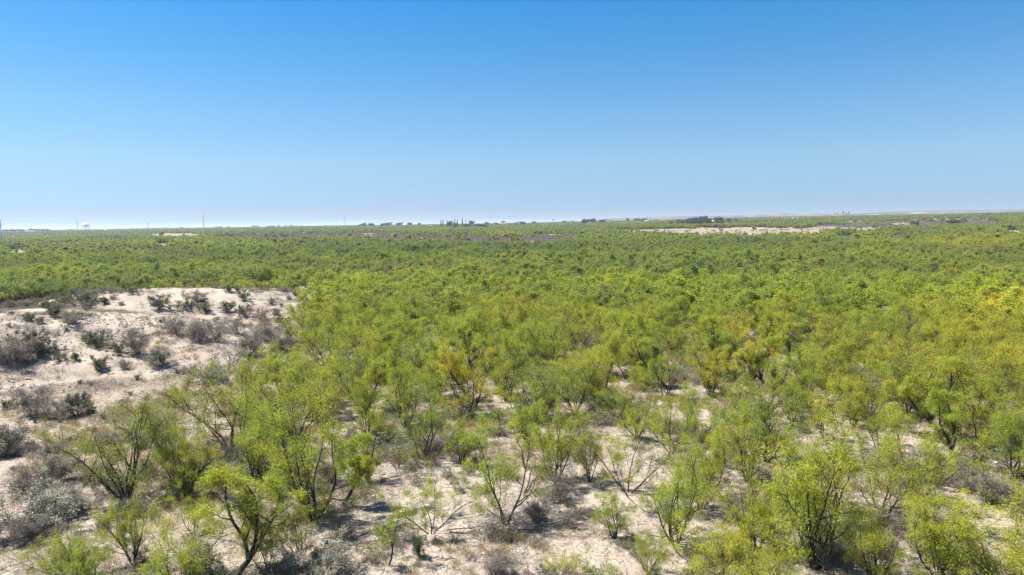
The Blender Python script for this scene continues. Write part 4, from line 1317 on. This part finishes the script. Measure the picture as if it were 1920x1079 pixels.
HS = [
    (12, 2300, 16, 3.4, 'white', 'white_roof', 'long white shed beside the edge pole, first of the town sheds', False),
    (41, 2300, 13, 3.0, 'white', 'white_roof', 'white shed between the dark town trees', False),
    (56, 2250, 13, 3.6, 'cream', 'grey_roof', 'cream building with grey roof between white sheds', True),
    (73, 2300, 11, 3.2, 'white', 'white_roof', 'white shed under the last dark town trees', False),
    (84, 2250, 8, 3.2, 'grey', 'white_roof', 'small grey shed closing the row of town sheds', False),
    (197, 2500, 3, 1.8, 'white', 'white_roof', 'tiny white house alone on the grey plain past the water tower', True),
    (232, 2700, 7, 2, 'grey', 'grey_roof', 'dark roofed building near the slim mast', True),
    (340, 3400, 6, 3, 'cream', 'tile_pink', 'yellowish house on the far left skyline past the slim mast', True),
    (310, 3400, 6, 2.4, 'white', 'grey_roof', 'pale house on the far skyline between mast and cleared strip', True),
    (410, 3200, 12, 2.4, 'grey', 'white_roof', 'grey low building past the cleared strip pole', False),
    (428, 3200, 5, 3, 'white', 'white_roof', 'small white block on the skyline beyond the cleared strip', False),
    (478, 3200, 14, 3.5, 'white', 'white_roof', 'white town block on the skyline before the pink roofed one', False),
    (508, 3000, 15, 3.2, 'tile_pink', 'tile_pink', 'long pinkish building on the town skyline', False),
    (522, 3300, 5, 3.6, 'white', 'white_roof', 'white cube house behind the pinkish building', False),
    (536, 3300, 5, 4, 'white', 'grey_roof', 'white house next to the white cube house', True),
    (546, 3300, 8, 3.2, 'white', 'white_roof', 'low white block just before the town ends', False),
    (560, 3200, 13, 3.2, 'cream', 'tile_pink', 'cream building with pink roof left of the long white shed', True),
    (623, 2100, 17, 2.2, 'white', 'white_roof', 'long white shed close to the pole in grey scrub', False),
    (757, 1900, 7, 4.2, 'cream', 'white_roof', 'lone cream and white house among trees on the ridge', True),
    (807, 1500, 6, 1.8, 'white', 'white_roof', 'small white roof in brush before the cypresses', True),
    (893, 1350, 5, 2.0, 'white', 'white_roof', 'tiny white roof below the round green trees', True),
    (940, 1700, 15, 4.0, 'cream', 'tile_pink', 'house with clay coloured roof behind the pole near cypresses', True),
    (974, 1900, 4, 3.4, 'tile_pink', 'tile_pink', 'small clay coloured house beside the yellowish round tree', True),
    (1025, 1500, 5, 2.4, 'cream', 'white_roof', 'little cream cabin in brush left of the skyline houses', True),
    (1064, 2400, 8, 4.5, 'cream', 'grey_roof', 'cream skyline house left of two', True),
    (1074, 2400, 8, 5.5, 'cream', 'grey_roof', 'taller cream skyline house right of two', True),
    (1164, 1900, 5, 3.2, 'grey', 'grey_roof', 'small grey house at the head of the pale field', True),
    (1177, 1800, 4, 2.4, 'white', 'white_roof', 'small white hut behind the brush beside the pale field', False),
    (1212, 1700, 7, 4.6, 'white', 'grey_roof', 'white house with dark roof and chimney before the long cream house', True),
    (1230, 1700, 18, 3.6, 'cream', 'white_roof', 'long cream house next to the red roofed house', False),
    (1243, 1650, 11, 5.2, 'white', 'tile_red', 'white house with a bright red roof above the brush', True),
    (1257, 1680, 6, 4.0, 'cream', 'tile_red', 'cream house with red roof, smaller one beside the bright red roof', True),
    (1336, 1250, 11, 3.8, 'white', 'white_roof', 'white roofed barn peeping out behind the dark grove', True),
    (1490, 1500, 10, 3.0, 'grey', 'grey_roof', 'bluish grey shed in the brush past the twin poles', True),
    (1516, 1450, 3.5, 3.4, 'white', 'white_roof', 'tiny white hut in brush between twin poles and palms', False),
    (1560, 1700, 9, 4.4, 'white', 'tile_red', 'white villa with orange red roof left of the palms', True),
    (1580, 1700, 10, 4.6, 'cream', 'tile_red', 'cream villa with orange red roof under the palms', True),
    (1571, 1640, 7, 2.6, 'white', 'white_roof', 'low white outbuilding in front of the two villas', False),
    (1700, 900, 2.6, 1.4, 'white', 'white_roof', 'tiny white hut near the end of the pale field', False),
]
for h_ in HS:
    cat = 'shed' if 'shed' in h_[6] or 'barn' in h_[6] else 'house'
    house(h_[0], h_[1], h_[2], h_[3], h_[4], h_[5], h_[6], cat, h_[7], nwin=max(1, min(6, int(h_[2]/3))), name='farm_shed' if cat == 'shed' else 'house', rz=rnd.uniform(-.2, .2))

# arched barn
p = far(1108, 1400); k = 1400/FPX
o = empty('arched_barn', p, -math.atan2(p.x, p.y)+.1); tag(o, 'white arched metal barn in the brush right of the round trees', 'barn')
w = 15*k; hh = 4*k
prof = [(-w/2+w*i/12, hh*.35+hh*.65*math.sin(PI*i/12)) for i in range(13)]
b = MB()
V = [(x, -7, z) for x, z in prof]+[(x, 7, z) for x, z in prof]
F = [(i, i+1, 14+i, 13+i) for i in range(12)]
F += [tuple(range(12, -1, -1)), tuple(range(13, 26))]
b.add(V, F); b.build('roof', M['white_roof'], o)
MB().box(-w/2+.2, -6.8, -1, w/2-.2, 6.8, hh*.34).build('wall', M['white'], o)
MB().box(-2.5, -7.2, 0, 2.5, -7.01, 3.2).build('door', M['grey'], o)

# raised shade stand by the pale field, white cabin
p = at(1352, 447)
kk = (p-Vector((0, 0, CAM_H))).length/FPX
o = empty('shade_stand', p, .25-math.atan2(p.x, p.y)); tag(o, 'grey flat roofed stand on thin legs beside the pale field', 'hunting stand')
ht = height_to(p, 425.5); w = 10.5*kk
MB().box(-w/2, -w*.3, ht-2.6*kk, w/2, w*.3, ht).build('roof', M['dark_steel'], o)
MB().box(-w*.22, -w*.2, ht-8*kk, w*.22, w*.2, ht-7.5*kk).build('platform', M['grey'], o)
for sx in (-1, 1):
    for sy in (-1, 1):
        MB().tube([(sx*w*.34, sy*w*.24, -.3), (sx*w*.26, sy*w*.2, ht-2.6*kk)], .11, 6).build('leg', M['grey'], o)
MB().box(-w*.13, -w*.1, ht-7.49*kk, w*.10, w*.1, ht-4.6*kk).build('seat_box', M['blue'], o)
MB().tube([(-w*.30, -w*.25, .5), (w*.30, -w*.25, ht-5*kk)], .07, 5).build('brace', M['grey'], o)
p = at(1410, 448)
kk = (p-Vector((0, 0, CAM_H))).length/FPX
o = empty('deer_blind', p, .5-math.atan2(p.x, p.y)); tag(o, 'small white box cabin with square window among the mesquites', 'cabin')
ht = height_to(p, 437.5); w = 5.5*kk
wl2 = MB().box(-w/2, -w*.4, ht-7*kk, w/2, w*.4, ht-.12).build('wall', M['cream'], o)
MB().box(-w*.55, -w*.45, ht-.117, w*.55, w*.45, ht).build('roof', M['white_roof'], o)
MB().box(-w*.18, -w*.4-.05, ht-3.6*kk, w*.10, -w*.4-.003, ht-2.0*kk).build('window', M['glass'], wl2)
for sx in (-1, 1):
    for sy in (-1, 1):
        MB().box(sx*w*.42-.08, sy*w*.32-.08, -.4, sx*w*.42+.08, sy*w*.32+.08, ht-7*kk-.003).build('leg', M['grey'], o)
for (hx, hy, hs, lab) in ((694, 450, 4, 'tiny white hut standing in the thicket below the pale sand spots'), (33, 467, 4.5, 'dark hut with a white side by a sand patch near the edge pole')):
    p = at(hx, hy); kk = (p-Vector((0, 0, CAM_H))).length/FPX
    ht = height_to(p, hy-8)
    o = empty('field_hut', p, .4); tag(o, lab, 'hut')
    w = hs*kk
    wq = MB().box(-w/2, -w*.4, -.3, w/2, w*.4, ht-.5).build('wall', M['white' if hx > 100 else 'dark_steel'], o)
    MB().gable(-w/2, -w*.4, w/2, w*.4, ht-.497, ht, .15).build('roof', M['white_roof' if hx > 100 else 'grey_roof'], o)
    MB().box(-.4, -w*.4-.05, .1, .4, -w*.4-.003, min(2, ht*.6)).build('door', M['grey'], wq)

# ------------------------------------------------------------------ skyline trees
def rtree(px_, D_, ybot, ytop, wpx, label, tone=.3, group=None, name='dense_tree'):
    p = far(px_, D_) if ybot is None else at(px_, ybot)
    if ybot is not None: D_ = math.hypot(p.x, p.y)
    h = max(2.5, height_to(p, ytop))
    pr = rnd.choice(round_tree)
    s = h/pr.h
    o = place(name, pr, p, h, rnd.random()*6.28, tone, 0, label, 'tree', group, (wpx*D_/FPX)/(2*pr.spread*s*.88), None, .3)
    return o


GROVE = 'evergreen trees of the dark grove'
fr = [(1259, 413, 8), (1267, 415, 5), (1276, 412.5, 11), (1287, 412.5, 10), (1297, 412, 11), (1307, 412, 11), (1317, 412, 11), (1327, 411, 11), (1338, 413, 10), (1350, 412, 16)]
names = ['first', 'second', 'third', 'fourth', 'fifth', 'sixth', 'seventh', 'eighth', 'ninth', 'tenth']
for k, (tx, ty, tw) in enumerate(fr):
    rtree(tx, 930, None, ty, tw, '%s dark tree from the red roofed house side, front row of the grove' % names[k], .42, GROVE)
bk = [(1288, 408, 10), (1299, 406.5, 12), (1312, 405, 13), (1321, 403.5, 12), (1329, 408, 9), (1345, 405, 12), (1352, 406, 8), (1366, 408, 8), (1380, 409, 8), (1272, 410, 9)]
for k, (tx, ty, tw) in enumerate(bk):
    rtree(tx, 1120, None, ty, tw, '%s tree along the taller back row of the dark grove' % names[k], .46, GROVE)
SK = 'round trees along the skyline'
for tx, D_, ty, tw, lab, tone in (
        (716, 1900, 418, 9, 'small round tree right of the pole in grey scrub', .4), (672, 2000, 421, 6, 'low dark bush tree near the long white shed', .4),
        (677, 2000, 419, 7, 'low tree beside the low dark bush tree', .4), (684, 1900, 416.8, 7, 'first peaked tree on the ridge left of the white house', .3), (695, 1900, 417.5, 11, 'wide dark tree on the ridge left of the white house', .2),
        (726, 1900, 416.5, 14, 'widest dark round tree on the ridge before the white house', .15), (748, 1850, 416.5, 12, 'tree hugging the left side of the lone cream house', .35), (769, 1800, 416.6, 10, 'tree hugging the right side of the lone cream house', .35),
        (786, 1800, 417, 6, 'small ridge tree past the lone cream house', .3), (842, 1350, 413, 12, 'dense tree at the foot of the tall cypresses', .25), (853, 1300, 417, 14, 'lower dense tree at the cypress cluster', .25),
        (885, 1500, 413, 12, 'rounded green tree right of the single thin cypress', .35), (874, 1300, 418.5, 20, 'broad green tree below the single thin cypress', .5), (900, 1250, 418.5, 24, 'broad bright green tree near the white roof', .6),
        (914, 1600, 415.5, 8, 'olive tree directly left of the power pole by the clay roof', .5), (930, 1600, 417, 12, 'dark green tree between the pole and the clay roof', .4), (944, 1750, 414.2, 9, 'dark round tree over the clay roof', .15),
        (968, 1700, 416, 9, 'green tree after the clay roof', .3), (980, 1500, 414.5, 12, 'yellowish round tree past the clay roof', .9), (1003, 1900, 414.5, 10, 'dark skyline tree past the yellowish one', .3),
        (1096, 1450, 409.5, 15, 'large dark round tree left of the arched barn', .15), (1112, 1700, 408.5, 17, 'wide tree behind the arched barn', .25), (1128, 1500, 411, 12, 'tree right of the arched barn', .2), (1058, 2000, 413.5, 9, 'dark tree left of the cream skyline houses', .25),
        (1176, 1800, 408, 5, 'single small round tree left of the long cream house', .35), (1195, 1900, 409, 12, 'brown green tree next to the small dark roof house', .4), (1205, 1850, 409, 12, 'dark tree behind the white house with chimney', .3),
        (1786, 800, 411, 20, 'lone round dark green tree on the right hand scrub', .3), (1555, 1750, 403, 5, 'dark tree hugging the orange roofed villa', .1), (1541, 1700, 405, 10, 'green tree left of the orange roofed villas', .4),
        (1716, 760, 414.5, 12, 'dark bush tree left of the lone round dark green one', .35), (1614, 1500, 405, 8, 'dark tree to the right of the palms', .35),
        (8, 2450, 429.5, 9, 'dark town tree closest to the edge pole', .12), (17, 2450, 429.5, 10, 'dark town tree behind the long white shed', .12), (27, 2450, 430.2, 8, 'low town tree beyond the first sheds', .2),
        (37, 2450, 429.7, 10, 'town tree behind the second white shed', .12), (47, 2450, 430, 12, 'town tree right of the second white shed', .12), (58, 2450, 429, 12, 'town tree behind the cream building', .12), (69, 2450, 429.4, 11, 'town tree behind the third white shed', .12),
        (79, 2450, 429.4, 11, 'town tree near the end of the shed row', .12), (89, 2450, 430.3, 9, 'last dark town tree of the row', .15), (128, 3000, 429.6, 6, 'dark tree on the skyline left of the phone mast', .15),
        (137, 3000, 430, 9, 'dark tree at the foot of the phone mast', .2), (221, 2400, 431.5, 12, 'dark tree clump in front of the slim mast side', .2), (253, 3000, 429, 7, 'small skyline tree left of the slim mast', .2),
        (301, 1050, 434.5, 7, 'dark round tree on the far edge of the cleared strip', .2), (405, 1300, 433.5, 6, 'round green tree just past the cleared strip pole', .35), (432, 3000, 426, 9, 'dark tree on the low town skyline', .15), (417, 3000, 427.5, 14, 'broad skyline tree past the cleared strip pole', .2)):
    rtree(tx, D_, None, ty, tw, lab, tone, SK)

# cypresses
def cypress(px_, D_, ytop, label):
    p = far(px_, D_); h = height_to(p, ytop)
    o = empty('cypress_tree', p); tag(o, label, 'tree', 'thin cypresses on the skyline')
    rng = np.random.default_rng(int(px_)); n = 1500
    t = rng.random(n)**.8
    r = .085*h*np.sin(np.clip(t, 0, 1)*PI*.93+.12)**.6*np.sqrt(rng.random(n))*(1-.5*t)
    a = rng.random(n)*2*PI
    P = np.stack([r*np.cos(a), r*np.sin(a), h*(.04+.93*t)], -1)
    Vv, Ff = quads_np(P, np.stack([np.cos(a)*.3, np.sin(a)*.3, np.ones(n)], -1), np.full(n, .7), np.full(n, .4), rng)
    c = bpy.data.objects.new('crown', mesh_np('cypress_crown', Vv, [Ff], [M['evergreen']], attrs={'tint': ('FACE', rng.random(n))})); COL.objects.link(c); c.parent = o
    c['tone'] = .12; c['dry'] = 0.0
    MB().tube([(0, 0, -.5), (0, 0, h*.8)], [.25, .08], 6).build('trunk', M['bark'], o)


for px_, yt_, lab in ((827, 412.5, 'shortest cypress of the cluster, first from the white house side'), (831, 412, 'second cypress of the cluster from the white house side'), (838.5, 413, 'third cypress of the cluster'),
                      (853, 411.5, 'tall cypress of the cluster beside the dense tree'), (857.5, 412, 'last cypress of the cluster'), (867, 408.5, 'single thin cypress standing taller than all others')):
    cypress(px_, 1330, yt_, lab)


# palms
def palm(px_, D_, ytop, label, sk=1.0):
    p = far(px_, D_); h = height_to(p, ytop)
    o = empty('palm_tree', p, px_); tag(o, label, 'tree', 'fan palms on the skyline')
    MB().tube([(0, 0, -.5), (.1, 0, h*.5), (.2, 0, h-1.4)], [.32, .26, .22], 7).build('trunk', M['bark'], o)
    R = random.Random(int(px_)); b = MB()
    for i in range(26):
        a = i*2.4; e = R.uniform(-.9, 1.3); L = 1.5*sk
        d = Vector((math.cos(a)*math.cos(e), math.sin(a)*math.cos(e), math.sin(e))); s_ = d.cross(Vector((0, 0, 1))).normalized()*.45*sk
        c = Vector((.2, 0, h-1.4)); m_ = c+d*L*.6; t_ = c+d*L+Vector((0, 0, -.35))
        b.add([c, m_+s_, t_+s_*.4, t_-s_*.4, m_-s_], [(0, 1, 2, 3, 4)])
    cc = b.build('crown', M['evergreen'], o); cc['tone'] = .15; cc['dry'] = 0.0
    sk_ = MB().lathe([(.3, h-3.6), (.75*sk, h-3.0), (.8*sk, h-2.0), (.3, h-1.4)], 8).build('skirt', M['twiggy'], o); sk_['tone'] = .2; sk_['dry'] = 0.0


for px_, D_, yt_, lab, sk in ((1036, 1800, 410.3, 'tiny palm on the skyline left of the cream houses', 1.3), (1039, 1800, 411, 'second tiny palm close beside the first', 1.2), (1212.5, 1800, 405.8, 'small palm above the white house with chimney', 1.0),
                              (1564.5, 1750, 400, 'small palm between the two orange roofed villas', 1.2), (1570, 1750, 399, 'slim palm between the villas, beside the small palm', 1.3), (1580.5, 1650, 397.2, 'thick headed palm over the right villa', 1.9),
                              (1586, 1650, 400.2, 'shorter palm between the two tall ones by the villa', 1.4), (1591, 1650, 397.4, 'last tall palm right of the villas', 1.6), (873, 1500, 413.6, 'short palm just right of the single thin cypress', 1.3)):
    palm(px_, D_, yt_, lab, sk)

# ------------------------------------------------------------------ haze
hm, hn, hl = mat('haze_air')
pv = hn.new('ShaderNodeVolumePrincipled'); ho = hn.new('ShaderNodeOutputMaterial')
pv.inputs['Density'].default_value = 1.15e-04
pv.inputs['Color'].default_value = (.80, .88, 1, 1)
pv.inputs['Anisotropy'].default_value = 0.2
hl.new(pv.outputs[0], ho.inputs['Volume'])
hzb = MB(); hzb.box(-31000, -31000, -14, 31000, 31000, 84)
hz = hzb.build('haze', hm)
hz['kind'] = 'stuff'
hz['label'] = 'thin pale haze lying over the far plain'

for o_ in COL.objects:
    if o_.get('label') and not 4 <= len(o_['label'].split()) <= 16: print('LABEL', len(o_['label'].split()), o_.name, o_['label'])
